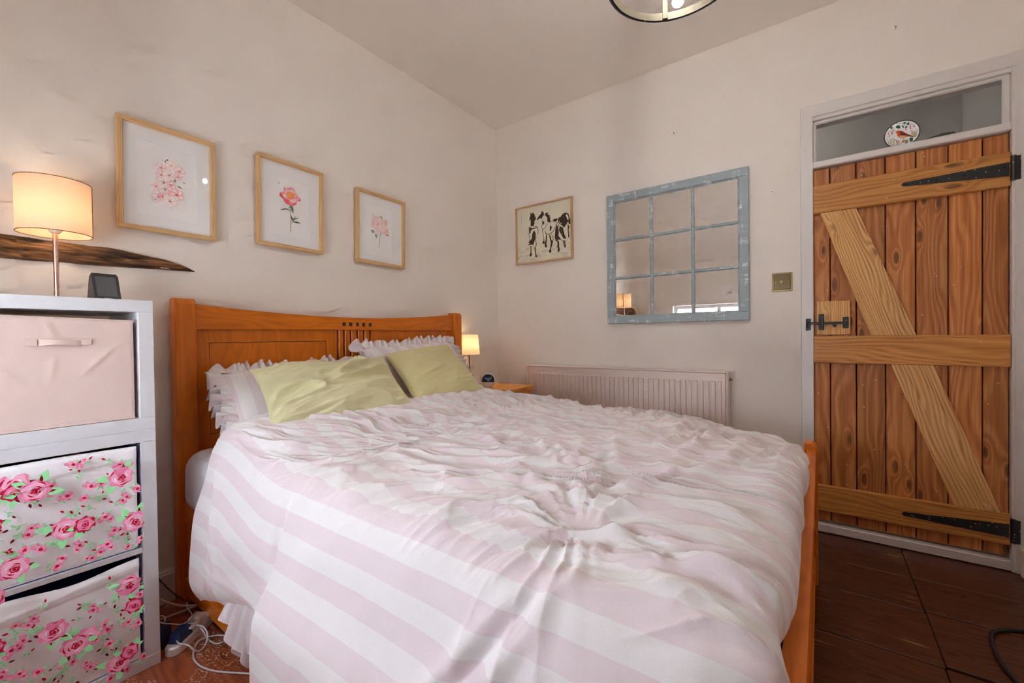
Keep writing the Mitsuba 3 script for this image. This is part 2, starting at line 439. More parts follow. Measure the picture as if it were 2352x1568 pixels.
# window (beside the camera, the room's daylight)
W = struct('window_1', 'white painted low casement window')
fmx = (XN - .13, XN - .09)
obj('frame', cat([cbox(*fmx, WY0, WY1, WZ0, WZ0 + .045), cbox(*fmx, WY0, WY1, WZ1 - .04, WZ1), cbox(*fmx, WY0, WY0 + .04, WZ0, WZ1), cbox(*fmx, WY1 - .04, WY1, WZ0, WZ1),
                  cbox(*fmx, 1.03, 1.07, WZ0, WZ1)]), 'mat_white_paint', W)
for a, b in ((WY0 + .04, 1.03), (1.07, WY1 - .04)):
    q = np.array([(XN - .11, a, WZ0 + .04), (XN - .11, b, WZ0 + .04), (XN - .11, b, WZ1 - .04), (XN - .11, a, WZ1 - .04)])
    obj('pane', (q, np.array([[0, 1, 2], [0, 2, 3]])), 'mat_glass', W)
obj('sill', cbox(XN - .10, XN + .03, WY0 - .03, WY1 + .03, WZ0 - .03, WZ0 + .004, .004), 'mat_white_paint', W)

# door frame, transom
TR = struct('trim_1', 'white painted door casing with a glazed transom above the door')
cz = 2.228
prof = lambda y0, y1, z0, z1: cat([cbox(XR - .016, XR + .02, y0, y1, z0, z1, .003)])
obj('casing', prof(.030, .085, 0, cz - .055), 'mat_white_paint', TR)
obj('casing', prof(-.700, -.672, 0, cz - .055), 'mat_white_paint', TR)
obj('casing', prof(-.700, .085, cz - .06, cz), 'mat_white_paint', TR)
obj('lining', cat([cbox(XR - .010, XR + .115, .034, .050, .0, 2.17, .002), cbox(XR - .010, XR + .115, -.676, -.664, .0, 2.17, .002), cbox(XR - .008, XR + .115, -.665, .036, 2.150, 2.17, .002)]), 'mat_white_paint', TR)
obj('bead', cat([cbox(XR + .004, XR + .024, .016, .034, 1.933, 2.150, .005), cbox(XR + .004, XR + .024, -.664, -.640, 1.933, 2.150, .005), cbox(XR + .004, XR + .024, -.664, .034, 2.132, 2.150, .005)]), 'mat_white_paint', TR)
obj('transom_bar', cbox(XR - .012, XR + .115, -.664, .034, 1.902, 1.936, .004), 'mat_white_paint', TR)
obj('sill', cbox(XR - .012, XR + .10, -.664, .034, .004, .047, .004), 'mat_white_paint', TR, label='pale worn painted threshold board under the door')
q = np.array([(XR + .03, -.664, 1.936), (XR + .03, .034, 1.936), (XR + .03, .034, 2.150), (XR + .03, -.664, 2.150)])
obj('pane', (q, np.array([[0, 2, 1], [0, 3, 2]])), 'mat_glass', TR)

# hall behind the transom
HX0, HX1, HY0, HY1, HZ = XR + .12, XR + 1.5, -.80, .9, 2.72
H = struct('wall_hall', 'grey white hall walls and ceiling seen through the glazed transom')
t = .06
scene[H] = mikit.ply(cat([cbox(HX1, HX1 + t, HY0, HY1, 0, HZ, 0), cbox(HX0, HX1, HY0 - t, HY0, 0, HZ, 0), cbox(HX0, HX1, HY1, HY1 + t, 0, HZ, 0), cbox(HX0, HX1, HY0, HY1, HZ, HZ + t, 0), cbox(HX0, HX1, HY0, HY1, -.05, 0, 0)]), 'mat_hall')
hl = thing('added_hall_lamp', 'small round lamp added out of view to light the hall behind the transom', 'ceiling lamp')  # added unseen lamp, only there to brighten the hall behind the glass
obj('globe', trimesh.creation.icosphere(2, .06).apply_translation((3.75, .35, 2.55)), 'mat_plastic_white', hl, True, emitter={'type': 'area', 'radiance': {'type': 'rgb', 'value': [20, 19, 18]}})
obj('rod', cbox(3.745, 3.755, .345, .355, 2.60, HZ, 0), 'mat_plastic_white', hl)

# ------------------------------------------------------------------ plank door
D = struct('door_1', 'rustic brown ledged and braced plank door with black strap hinges')
ye = [.0335, -.040, -.1455, -.257, -.3655, -.475, -.583, -.6625]
for a, b in zip(ye[:-1], ye[1:]):
    wobj('plank', cbox(XR + .012, XR + .034, b + .0022, a - .0022, .056 + fr.uniform(-.003, .003), 1.898, .0035), 'mat_door_plank', D, (0, 0, 1))
obj('backing', cbox(XR + .0335, XR + .045, -.66, .031, .056, 1.896, 0), 'mat_dark', D)
lx = (XR - .012, XR + .0135)
for z0, z1 in ((1.664, 1.811), (.887, 1.0285), (.1155, .2495)):
    wobj('ledge', cbox(*lx, -.662, .0325, z0, z1, .004), 'mat_door_ledge', D, (0, 1, 0))
def yzpoly(pts, d, x):   # pts (y,z); extruded toward +x by d from x
    return prism([(-y, z) for y, z in pts], d, (x + d, 0, 0), (0, -1, 0), (0, 0, 1))
for pts in (((0.0, 1.664), (-.145, 1.664), (-.364, 1.0285), (-.200, 1.0285)), ((-.274, .887), (-.422, .887), (-.632, .2495), (-.489, .2495))):
    ax = np.array([0, pts[3][0] - pts[0][0], pts[3][1] - pts[0][1]])
    wobj('brace', yzpoly(pts, .0245, XR - .011), 'mat_door_brace', D, ax)
wobj('latch_block', cbox(XR - .010, XR + .0135, -.121, .017, 1.034, 1.2075, .003), 'mat_door_brace', D, (0, 0, 1))
# strap hinges
for z0, zt in ((1.735, 1.742), (.179, .175)):
    h = obj('hinge', cat([yzpoly([(-.318, zt + .008), (-.655, z0 + .029), (-.655, z0 - .029), (-.318, zt - .008), (-.312, zt)], .005, XR - .017),
                          tube([(XR - .012, -.668, z0 - .05), (XR - .012, -.668, z0 + .055)], .009, 12), cbox(XR - .019, XR - .012, -.688, -.664, z0 - .05, z0 + .052, .002)]), 'mat_iron', D, 30)
    for yy in (-.33, -.43, -.52, -.60, -.64):
        obj('bolt', trimesh.creation.icosphere(1, .005).apply_translation((XR - .017, yy, z0 + (.004 if yy > -.6 else .012))), 'mat_iron', h, True)
# latch
la = obj('latch', cat([cbox(XR - .014, XR - .009, -.014, .010, 1.060, 1.142, .001), cbox(XR - .014, XR - .009, -.114, -.090, 1.067, 1.124, .001),
                       cbox(XR - .034, XR - .027, -.012, .0, 1.078, 1.118, .002), cbox(XR - .034, XR - .010, -.012, .0, 1.114, 1.120, .001), cbox(XR - .034, XR - .010, -.012, .0, 1.076, 1.082, .001)]), 'mat_iron', D)
obj('bar', cat([cbox(XR - .026, XR - .018, -.10, .058, 1.088, 1.100, .002), yzpoly([(-.045, 1.09), (-.065, 1.09), (-.062, 1.074), (-.052, 1.074)], .008, XR - .027), tube([(XR - .030, -.100, 1.094), (XR - .012, -.100, 1.094)], .008, 12)]), 'mat_iron', la)
obj('keep', cat([cbox(XR - .022, XR - .015, .043, .064, 1.058, 1.120, .002), cbox(XR - .036, XR - .020, .055, .062, 1.070, 1.108, .002), cbox(XR - .036, XR - .022, .044, .062, 1.104, 1.110, .001)]), 'mat_iron', la)

# ------------------------------------------------------------------ radiator
R = thing('radiator', 'long pale pink ribbed panel radiator on the wall under the mirror', 'radiator')
ry0, ry1, rz0, rz1 = .432, 1.80, .235, .830
xf = 2.672
n = 41; pitch = (ry1 - ry0 - .05) / n
ribs = [cbox(xf, xf + .012, ry0 + .006, ry1 - .006, rz0 + .006, rz1 - .004, .005)]
for i in range(n):
    c = ry0 + .025 + (i + .5) * pitch; w = pitch * .30
    ribs.append(hull([(xf + .003, c - w - .006, rz0 + .05), (xf + .003, c + w + .006, rz0 + .05), (xf + .003, c - w - .006, rz1 - .052), (xf + .003, c + w + .006, rz1 - .052),
                      (xf - .0085, c - w, rz0 + .058), (xf - .0085, c + w, rz0 + .058), (xf - .0085, c - w, rz1 - .062), (xf - .0085, c + w, rz1 - .062)]))
obj('front_panel', cat(ribs), 'mat_radiator', R)
obj('back_panel', cbox(xf + .045, xf + .056, ry0 + .006, ry1 - .006, rz0 + .006, rz1 - .006, .003), 'mat_radiator', R)
obj('top_edge', cbox(xf - .004, xf + .06, ry0 + .004, ry1 - .004, rz1 - .012, rz1, .004), 'mat_radiator', R)
for yy in (ry0, ry1): obj('side_cheek', cbox(xf - .005, xf + .060, yy - .006, yy + .006, rz0, rz1 - .001, .004), 'mat_radiator', R)
for yy in (ry0 + .25, ry1 - .25): obj('bracket', cbox(xf + .05, XR - .001, yy - .02, yy + .02, rz0 + .1, rz1 - .08, .002), 'mat_radiator', R)
obj('bleed_valve', cat([tube([(xf + .03, ry0 - .004, rz1 - .045), (xf + .03, ry0 - .018, rz1 - .045)], .009, 8), tube([(xf + .03, ry0 - .016, rz1 - .045), (xf + .03, ry0 - .024, rz1 - .045)], .005, 8)]), 'mat_brass', R)

# ------------------------------------------------------------------ nine pane mirror
MR = thing('window_mirror', 'grey blue shabby wooden mirror divided into nine panes, above the radiator', 'mirror')
my0, my1, mz0, mz1, fwid = .325, 1.172, 1.122, 1.985, .050
mx = XR - .028
def bev(y0, y1, z0, z1, inner):   # a frame rail with a stepped inner edge
    return cbox(mx, XR - .001, y0, y1, z0, z1, .003)
obj('frame', cat([cbox(mx, XR - .001, my0, my1, mz0, mz0 + fwid, .003), cbox(mx, XR - .001, my0, my1, mz1 - fwid, mz1, .003), cbox(mx, XR - .001, my0, my0 + fwid, mz0 + .048, mz1 - .048, .003), cbox(mx, XR - .001, my1 - fwid, my1, mz0 + .048, mz1 - .048, .003),
                  cbox(mx + .006, XR - .004, my0 + .02, my1 - .02, mz0 + .02, mz0 + fwid + .006, .004), cbox(mx + .006, XR - .004, my0 + .02, my1 - .02, mz1 - fwid - .006, mz1 - .02, .004),
                  cbox(mx + .006, XR - .004, my0 + .02, my0 + fwid + .006, mz0 + .05, mz1 - .05, .004), cbox(mx + .006, XR - .004, my1 - fwid - .006, my1 - .02, mz0 + .05, mz1 - .05, .004)]), 'mat_mirror_frame', MR)
iy0, iy1, iz0, iz1 = my0 + fwid, my1 - fwid, mz0 + fwid, mz1 - fwid
for i in (1, 2):
    yc = iy0 + (iy1 - iy0) * i / 3; zc = iz0 + (iz1 - iz0) * i / 3
    obj('muntin', cbox(mx + .006, XR - .003, yc - .010, yc + .010, iz0, iz1, .006), 'mat_mirror_frame', MR)
    obj('muntin', cbox(mx + .007, XR - .003, iy0, iy1, zc - .010, zc + .010, .006), 'mat_mirror_frame', MR)
for i in range(3):
    for j in range(3):
        a0, a1 = iy0 + (iy1 - iy0) * i / 3, iy0 + (iy1 - iy0) * (i + 1) / 3; b0, b1 = iz0 + (iz1 - iz0) * j / 3, iz0 + (iz1 - iz0) * (j + 1) / 3
        obj('pane', cbox(XR - .012, XR - .006, a0, a1, b0, b1, 0), 'mat_mirror', MR)

# ------------------------------------------------------------------ switch, nails
SW = thing('light_switch', 'square aged brass light switch plate between mirror and door', 'light switch')
obj('rim', cbox(XR - .004, XR, .123, .217, 1.273, 1.375, .0015), 'mat_brass', SW)
obj('plate', cbox(XR - .009, XR - .0035, .131, .209, 1.283, 1.367, .002), 'mat_brass_aged', SW)
obj('dimmer_knob', tube([(XR - .020, .172, 1.324), (XR - .008, .172, 1.324)], .008, 16), 'mat_brass', SW, 30)
for yy in (.199, .143): obj('screw', tube([(XR - .0105, yy, 1.322), (XR - .008, yy, 1.322)], .0035, 10), 'mat_brass', SW, 30)
for lab, yy, zz_ in (('tiny picture nail in the wall high above the mirror', .731, 2.287), ('tiny picture nail in the wall above the light switch', .215, 1.824), ('tiny nail in the wall above the door casing near the ceiling', -.293, 2.492)):
    kk = thing('wall_nail', lab, 'nail')
    scene[kk] = mikit.ply(cat([tube([(XR + .004, yy, zz_), (XR - .016, yy, zz_ + .003)], .0022, 6), tube([(XR - .015, yy, zz_ + .003), (XR - .018, yy, zz_ + .0035)], .0042, 8)]), 'mat_steel')

# ------------------------------------------------------------------ horse print (shadow box)
HP = thing('horse_picture', 'small sepia ink print of three horses in a thin bare wood tray frame', 'picture')
hy0, hy1, hz0, hz1 = 1.436, 1.928, 1.602, 2.043
hx = XR - .030
for m, ax in ((cbox(hx, XR - .001, hy0, hy1, hz0, hz0 + .010, .001), (0, 1, 0)), (cbox(hx, XR - .001, hy0, hy1, hz1 - .010, hz1, .001), (0, 1, 0)),
              (cbox(hx, XR - .001, hy0, hy0 + .010, hz0 + .0095, hz1 - .0095, .001), (0, 0, 1)), (cbox(hx, XR - .001, hy1 - .010, hy1, hz0 + .0095, hz1 - .0095, .001), (0, 0, 1))):
    wobj('frame', m, 'mat_copper_wood', HP, ax)
def cream(p, n, uv):
    g = smoothstep(1.80, 1.68, p.z) * smoothstep(.35, .8, fbm(p.y * 22, p.z * 60))
    return L3((218, 214, 194)) * (1 - .22 * g)
scene['mat_horse_paper'] = pr(proc(cream), .8)
obj('backing', cbox(XR - .014, XR - .003, hy0 + .008, hy1 - .008, hz0 + .008, hz1 - .008, 0), 'mat_horse_paper', HP)
pa = Paint()
HB, HM, HW = (66, 54, 44), (120, 104, 84), (232, 230, 218)
def HH(pts):
    p = np.asarray(pts, float); return np.c_[.00043534 * p[:, 0] - 5.02e-6 * p[:, 1] - 1.94224, -6.7605e-5 * p[:, 0] - .00037187 * p[:, 1] + 2.16763]
def hpoly(pts, col=HB): pa.poly(HH(pts), col)
def hst(pts, w, col=HB): pa.stroke(HH(pts), np.asarray(w) * .0004 if np.ndim(w) else w * .0004, col)
hpoly([(345, 405), (360, 440), (385, 420), (410, 390), (405, 430), (430, 455), (440, 500), (470, 550), (430, 560), (440, 590), (415, 600), (440, 650), (415, 650), (420, 695), (345, 690), (350, 610), (345, 550), (318, 590), (325, 520), (345, 470), (335, 420)])
hst([(330, 700), (295, 770), (300, 860), (330, 900)], 9); hst([(440, 690), (490, 720), (503, 800), (485, 865)], 12)
hpoly([(320, 700), (360, 730), (470, 718), (470, 730), (400, 742), (350, 780), (340, 860), (315, 830)])
hpoly([(420, 770), (450, 830), (455, 920), (430, 990), (400, 1085), (370, 1060), (280, 1092), (330, 1040), (290, 1030), (370, 950), (380, 850)])
hpoly([(345, 1080), (365, 1090), (360, 1230), (375, 1260), (360, 1310), (330, 1315), (325, 1285), (345, 1230)])
hpoly([(425, 1125), (455, 1125), (460, 1250), (482, 1290), (475, 1325), (445, 1315), (442, 1260)])
hst([(480, 910), (455, 1000), (462, 1080), (420, 1125)], [4, 12, 16, 8]); hst([(335, 900), (325, 1000), (345, 1080)], 9)
hst([(250, 1170), (300, 1150), (340, 1120)], 6)
hpoly([(600, 375), (615, 430), (632, 470), (590, 490), (570, 540), (530, 530), (490, 578), (480, 545), (530, 470), (570, 430), (545, 385), (580, 410)])
hpoly([(645, 430), (725, 420), (690, 450), (745, 490), (720, 510), (762, 520), (735, 545), (760, 570), (740, 590), (755, 605), (715, 622), (685, 590), (690, 520), (645, 480)])
hpoly([(585, 600), (625, 590), (625, 655), (600, 658)]); hst([(595, 490), (580, 560), (590, 620), (578, 690), (600, 770)], 8)
hst([(690, 640), (640, 720), (600, 760)], 10); hpoly([(755, 665), (778, 720), (755, 795), (738, 770), (735, 715)])
hst([(735, 620), (840, 600), (890, 640), (912, 720)], 9); hpoly([(860, 640), (900, 720), (915, 810), (905, 880), (960, 960), (900, 955), (860, 1000), (832, 915), (845, 760)])
hst([(640, 780), (680, 850), (750, 840), (830, 710)], 11); hst([(590, 770), (612, 900), (622, 1000)], 10); hpoly([(600, 985), (628, 980), (640, 1030), (590, 1055)])
hpoly([(660, 870), (685, 880), (668, 1030), (682, 1110), (650, 1122), (632, 1060), (655, 960)]); hst([(640, 790), (665, 870)], 8)
hpoly([(720, 870), (750, 870), (765, 960), (803, 985), (780, 1080), (760, 1150), (768, 1200), (740, 1228), (715, 1190), (745, 1130), (755, 1010)]); hst([(770, 860), (800, 900), (800, 980)], 9)
hpoly([(880, 960), (915, 990), (922, 1100), (933, 1160), (910, 1205), (888, 1190), (895, 1100), (862, 1132), (888, 1060)])
hpoly([(790, 572), (830, 545), (890, 545), (882, 582), (840, 602)])
hpoly([(895, 560), (905, 530), (950, 510), (985, 455), (1040, 430), (1090, 450), (1110, 520), (1140, 600), (1130, 660), (1100, 655), (1090, 600), (1060, 650), (1010, 725), (960, 670), (930, 650), (900, 620)])
hpoly([(1042, 480), (1062, 462), (1088, 500), (1098, 580), (1072, 560)], HW); hst([(920, 590), (950, 640), (975, 650)], 9, HW)
hpoly([(930, 690), (990, 720), (1020, 850), (1055, 935), (1000, 935), (960, 860), (915, 780)]); hst([(950, 760), (990, 850)], 8, HM)
hpoly([(1080, 640), (1110, 700), (1098, 770), (1112, 905), (1090, 915), (1082, 770)]); hpoly([(1085, 915), (1112, 915), (1128, 980), (1078, 980)], HW); hst([(1082, 940), (1122, 945)], 6)
hpoly([(990, 980), (1030, 965), (1052, 1100), (1010, 1115)], (96, 82, 66)); hst([(900, 880), (960, 960), (1000, 990)], 9)
for i in range(46):
    x = rng.uniform(150, 1130); y = rng.uniform(1150, 1420) - x * .09
    hst([(x, y), (x + rng.uniform(-8, 8), y - rng.uniform(15, 45))], rng.uniform(4, 10), (196, 190, 166))
for i in range(9): hst([(150, 430 + i * 24), (150, 442 + i * 24)], 14, (150, 146, 130))
v, f, c = pa.mesh(lambda v: np.stack([XR - .0143 - v[:, 2], -v[:, 0], v[:, 1]], -1))
obj('print', (v, f), 'mat_print', HP, False, None, c)

# ------------------------------------------------------------------ flower pictures on the left wall
def frame_pic(label, x0, x1, z0, z1, tilt, ix, iz, art):
    Pk = thing('flower_picture', label, 'picture', None)
    yf, yb, w = YL - .034, YL - .010, .0165
    cx, cz_ = (x0 + x1) / 2, (z0 + z1) / 2
    R4 = trimesh.transformations.rotation_matrix(tilt, (0, 1, 0), (cx, YL, cz_))
    def put(m): m = m.copy(); m.apply_transform(R4); return m
    for m, ax in ((cbox(x0, x1, yf, yb, z0, z0 + w, .0015), (1, 0, 0)), (cbox(x0, x1, yf, yb, z1 - w, z1, .0015), (1, 0, 0)),
                  (cbox(x0, x0 + w, yf, yb, z0 + w - .0005, z1 - w + .0005, .0015), (0, 0, 1)), (cbox(x1 - w, x1, yf, yb, z0 + w - .0005, z1 - w + .0005, .0015), (0, 0, 1))):
        wobj('frame', put(m), 'mat_oak', Pk, ax)
    ym = yb - .008
    mm = [cbox(x0 + w - .003, ix[0], ym, ym + .002, z0 + w - .003, z1 - w + .003, 0), cbox(ix[1], x1 - w + .003, ym, ym + .002, z0 + w - .003, z1 - w + .003, 0),
          cbox(ix[0], ix[1], ym, ym + .002, z0 + w - .003, iz[0], 0), cbox(ix[0], ix[1], ym, ym + .002, iz[1], z1 - w + .003, 0)]
    obj('mount', put(cat(mm)), 'mat_mat', Pk)
    obj('paper', put(cbox(x0 + w - .003, x1 - w + .003, ym + .0025, yb - .0005, z0 + w - .003, z1 - w + .003, 0)), 'mat_paper', Pk)
    p = Paint(); BEES.clear(); art(p)
    v, f, c = p.mesh(lambda v: np.stack([v[:, 0], ym + .0023 - v[:, 2], v[:, 1]], -1))
    v = trimesh.transform_points(v, R4)
    obj('print', (v, f[:, ::-1]), 'mat_print', Pk, False, None, c)
    p = Paint(); draw_bee(p, *BEES[0])
    v, f, c = p.mesh(lambda v: np.stack([v[:, 0], ym + .0023 - v[:, 2], v[:, 1]], -1))
    obj('printed_bee', (trimesh.transform_points(v, R4), f[:, ::-1]), 'mat_print', Pk, False, None, c)
    q = np.array([(x0 + w - .002, ym - .005, z0 + w - .002), (x1 - w + .002, ym - .005, z0 + w - .002), (x1 - w + .002, ym - .005, z1 - w + .002), (x0 + w - .002, ym - .005, z1 - w + .002)])
    obj('glazing', (trimesh.transform_points(q, R4), np.array([[0, 1, 2], [0, 2, 3]])), 'mat_glass', Pk)
    return Pk


def affine(a, b): return lambda x, y: (a[0] * x + a[1] * y + a[2], b[0] * x + b[1] * y + b[2])


def blossom(p, A, x, y, r, col, ctr, hi=(252, 240, 240), lob=5, rot=0.):
    cx, cy = A(x, y); s = r
    for i in range(lob):
        a = rot + i * 2 * np.pi / lob
        p.blob(cx + .55 * s * math.cos(a), cy + .55 * s * math.sin(a), .52 * s, col, 0, 0, a, 1.1, 10)
        p.blob(cx + .62 * s * math.cos(a + .2), cy + .62 * s * math.sin(a + .2), .33 * s, hi, 0, 0, a, 1.1, 8)
    for i in range(lob):
        a = rot + i * 2 * np.pi / lob + .3
        p.stroke([(cx, cy), (cx + .4 * s * math.cos(a), cy + .4 * s * math.sin(a))], s * .07, tuple(int(.6 * c + .4 * d) for c, d in zip(ctr, col)))
    p.blob(cx, cy, .13 * s, ctr)


BEES = []
def bee(p, x, y): BEES.append((x, y))
def draw_bee(p, x, y):
    for dx, dy in ((-.003, .0015), (0, 0), (.003, -.0015)): p.blob(x + dx, y + dy, .0016, (86, 74, 60))
    p.stroke([(x - .001, y), (x + .002, y + .003)], .001, (140, 130, 120))


A1 = affine((.00014545, -3.14e-6, .49390), (4.12e-5, -.00017915, 1.79306))
def art1(p):
    for pts, w in (([(580, 280), (590, 400), (650, 480), (670, 760)], .0022), ([(670, 1290), (672, 1345)], .004), ([(400, 1230), (410, 1160)], .002), ([(520, 520), (580, 555)], .0015)):
        p.stroke([A1(*q) for q in pts], w, (88, 48, 44))
    p.leaf(*A1(600, 290), .009, .006, .9, (120, 112, 112)); p.leaf(*A1(520, 300), .004, .003, 2.2, (90, 80, 100))
    p.leaf(*A1(790, 780), .016, .008, 1.6, (140, 150, 60)); p.leaf(*A1(845, 860), .018, .007, -.35, (120, 140, 40))
    pk, pl, dp = (240, 200, 205), (246, 226, 226), (196, 96, 96)
    for x, y, r, c, ctr in ((700, 400, .019, (246, 222, 214), (190, 140, 90)), (480, 450, .018, pk, (200, 100, 90)), (890, 530, .019, pk, (170, 120, 80)), (860, 650, .015, pk, (200, 110, 100)),
                            (480, 610, .016, pk, (196, 70, 70)), (660, 620, .020, pl, (190, 60, 40)), (540, 780, .026, pl, (130, 96, 50)), (370, 860, .014, pk, (200, 80, 90)), (700, 840, .014, (236, 170, 190), (170, 50, 60)),
                            (570, 930, .022, pl, (110, 80, 40)), (750, 960, .018, (244, 176, 186), (214, 60, 90)), (830, 1060, .023, (242, 186, 190), (150, 70, 40)), (430, 1080, .020, (240, 208, 212), (190, 80, 80)),
                            (510, 1080, .012, (226, 140, 140), (180, 70, 70)), (650, 1080, .012, (236, 150, 150), (220, 90, 90)), (680, 1200, .024, (248, 228, 228), (150, 90, 60)), (360, 1150, .012, (228, 206, 226), dp)):
        blossom(p, A1, x, y, r, c, ctr, rot=(x * .013 + y * .007))
    bee(p, *A1(1000, 790))


A2 = affine((.00027752, -5.07e-6, .93190), (6.27e-5, -.00027684, 1.82998))
def art2(p):
    g = (74, 98, 88)
    p.stroke([A2(*q) for q in ((515, 560), (520, 700), (525, 880), (520, 1030))], .0028, (112, 124, 84)); p.stroke([A2(*q) for q in ((530, 880), (570, 850))], .002, (112, 124, 84))
    p.leaf(*A2(515, 555), .022, .006, -1.9, (110, 130, 110)); p.leaf(*A2(530, 555), .043, .010, -1.36, g)
    p.stroke([A2(*q) for q in ((518, 690), (480, 640), (400, 632), (345, 650))], [.001, .004, .006, .001], (84, 92, 80))
    p.leaf(*A2(520, 740), .032, .008, -1.2, (66, 76, 62)); p.leaf(*A2(560, 850), .030, .007, 1.15, g); p.leaf(*A2(575, 820), .030, .004, .55, g); p.leaf(*A2(560, 855), .040, .009, .02, g)
    def pp(pts, c): p.poly([A2(*q) for q in pts], c)
    pp([(395, 240), (430, 265), (470, 250), (530, 240), (570, 265), (600, 330), (640, 390), (690, 430), (700, 470), (680, 495), (630, 490), (625, 540), (570, 570), (500, 560), (430, 530), (390, 480), (375, 440), (320, 400), (325, 345), (360, 330), (400, 320)], (238, 150, 164))
    pp([(320, 400), (325, 345), (350, 335), (365, 380), (420, 430), (500, 470), (520, 500), (470, 500), (390, 450)], (224, 78, 96))
    pp([(385, 460), (450, 490), (520, 530), (500, 560), (430, 530)], (226, 90, 110)); pp([(520, 545), (620, 500), (625, 540), (570, 572)], (228, 84, 108))
    pp([(410, 330), (440, 265), (480, 300), (540, 265), (590, 340), (600, 420), (520, 400), (430, 420)], (246, 206, 214)); pp([(600, 470), (640, 430), (690, 430), (680, 490)], (240, 190, 204)); pp([(640, 470), (685, 445), (690, 480)], (210, 60, 90))
    pp([(370, 390), (410, 350), (440, 440), (500, 470), (420, 440)], (250, 226, 230)); pp([(480, 470), (600, 440), (620, 500), (540, 520)], (248, 210, 220))
    pp([(430, 370), (460, 320), (520, 330), (560, 335), (590, 370), (575, 420), (540, 460), (500, 450), (460, 420)], (236, 148, 66))
    for i in range(16): x, y = A2(rng.uniform(450, 570), rng.uniform(340, 430)); p.blob(x, y, .0015, (250, 180, 90))
    bee(p, *A2(310, 178))


A3 = affine((.00038648, -6.22e-6, 1.44739 - .00038648 * 1725), (8.73e-5, -.00032667, 1.98142 - 8.73e-5 * 1725))
def art3(p):
    p.stroke([A3(*q) for q in ((2180, 1010), (2140, 1090), (2125, 1200), (2118, 1315))], .0024, (120, 120, 84)); p.stroke([A3(*q) for q in ((2135, 1100), (2180, 1070), (2230, 1060))], .002, (120, 120, 84))
    for x, y, L_, W_, a in ((2130, 750, .026, .020, -1.0), (2040, 1050, .030, .020, 2.9), (2060, 1070, .028, .017, -1.5)): p.leaf(*A3(x, y), L_, W_, a, (146, 164, 148))
    p.leaf(*A3(2225, 1080), .03, .012, -.3, (120, 150, 110))
    p.stroke([A3(*q) for q in ((2205, 1050), (2225, 930), (2240, 850))], .0018, (140, 140, 100))
    cx, cy = A3(2100, 905)
    for i in range(9):
        a = i * .7; p.blob(cx + .026 * math.cos(a), cy + .026 * math.sin(a), .021, ((240, 218, 220), (236, 206, 208))[i % 2], 0, 0, a, 1.15, 12)
    for i in range(6):
        a = i * 1.05 + .4; p.blob(cx + .012 * math.cos(a), cy + .012 * math.sin(a), .016, ((244, 210, 210), (246, 222, 220))[i % 2], 0, 0, a, 1.2, 12)
    for i in range(5): p.arc(cx + .002, cy, .006 + .005 * i, i * 1.3, i * 1.3 + 2.2, .0018, (232, 168, 168))
    for dx, dy in ((-.003, .004), (.003, -.001), (-.002, -.003), (.005, .003)): p.blob(cx + dx, cy + dy, .0024, (206, 96, 96))
    p.blob(*A3(2240, 850), .008, (232, 150, 140), 0, 0, 0, 1, 12, None); p.blob(*A3(2240, 915), .009, (222, 190, 120)); p.blob(*A3(2240, 1010), .015, (244, 216, 214)); p.blob(*A3(2255, 1050), .016, (240, 190, 186))
    p.arc(*A3(2255, 1050), .008, 0, 3, .002, (226, 150, 150)); bee(p, *A3(1998, 725))


frame_pic('largest oak framed print of pink blossom cluster, left above the dark beam', .428, .745, 1.471, 1.891, .004, (.485, .6805), (1.537, 1.820), art1)
frame_pic('oak framed print of a single pink peony with orange centre, middle of the three', .912, 1.234, 1.488, 1.913, .012, (.969, 1.164), (1.552, 1.834), art2)
frame_pic('oak framed print of a pale blush rose, nearest the room corner', 1.433, 1.774, 1.477, 1.894, .016, (1.500, 1.680), (1.534, 1.821), art3)

# ------------------------------------------------------------------ old beam end in the wall
BM = thing('wall_beam', 'dark old split timber tapering to a point, embedded in the wall above the cabinet', 'beam')
nb, na = 90, 26
bx = np.linspace(XN - .02, .672, nb)
zt = np.interp(bx, [-.4, .146, .25, .405, .56, .63, .672], [1.425, 1.398, 1.392, 1.391, 1.372, 1.355, 1.336]); zb = np.interp(bx, [-.4, .146, .405, .672], [1.305, 1.318, 1.324, 1.334])
rows = []
for i, x in enumerate(bx):
    a = np.linspace(0, np.pi, na); c = (zt[i] + zb[i]) / 2; h = (zt[i] - zb[i]) / 2
    nz_ = meshkit.fbm(np.stack([np.full(na, x * 14), a * 1.4, np.zeros(na)], -1), 4, 2) - .5
    d = .012 + .022 * np.sin(a) ** .6 * min(1, h / .03 + .1)
    d = d * (1 + nz_ * 1.2) - .008 * (np.abs(meshkit.noise(np.stack([np.full(na, x * 3), a * 6, np.zeros(na)], -1), 4) - .5) < .05)
    rows.append(np.stack([np.full(na, x), YL + .014 - d, c + h * np.cos(a) * (1 + .18 * nz_)], -1))
v = np.array(rows).reshape(-1, 3)
scene[BM] = mikit.ply((v, orient(v, grid_faces(nb, na), (0, -1, 0))), 'mat_beam', True)

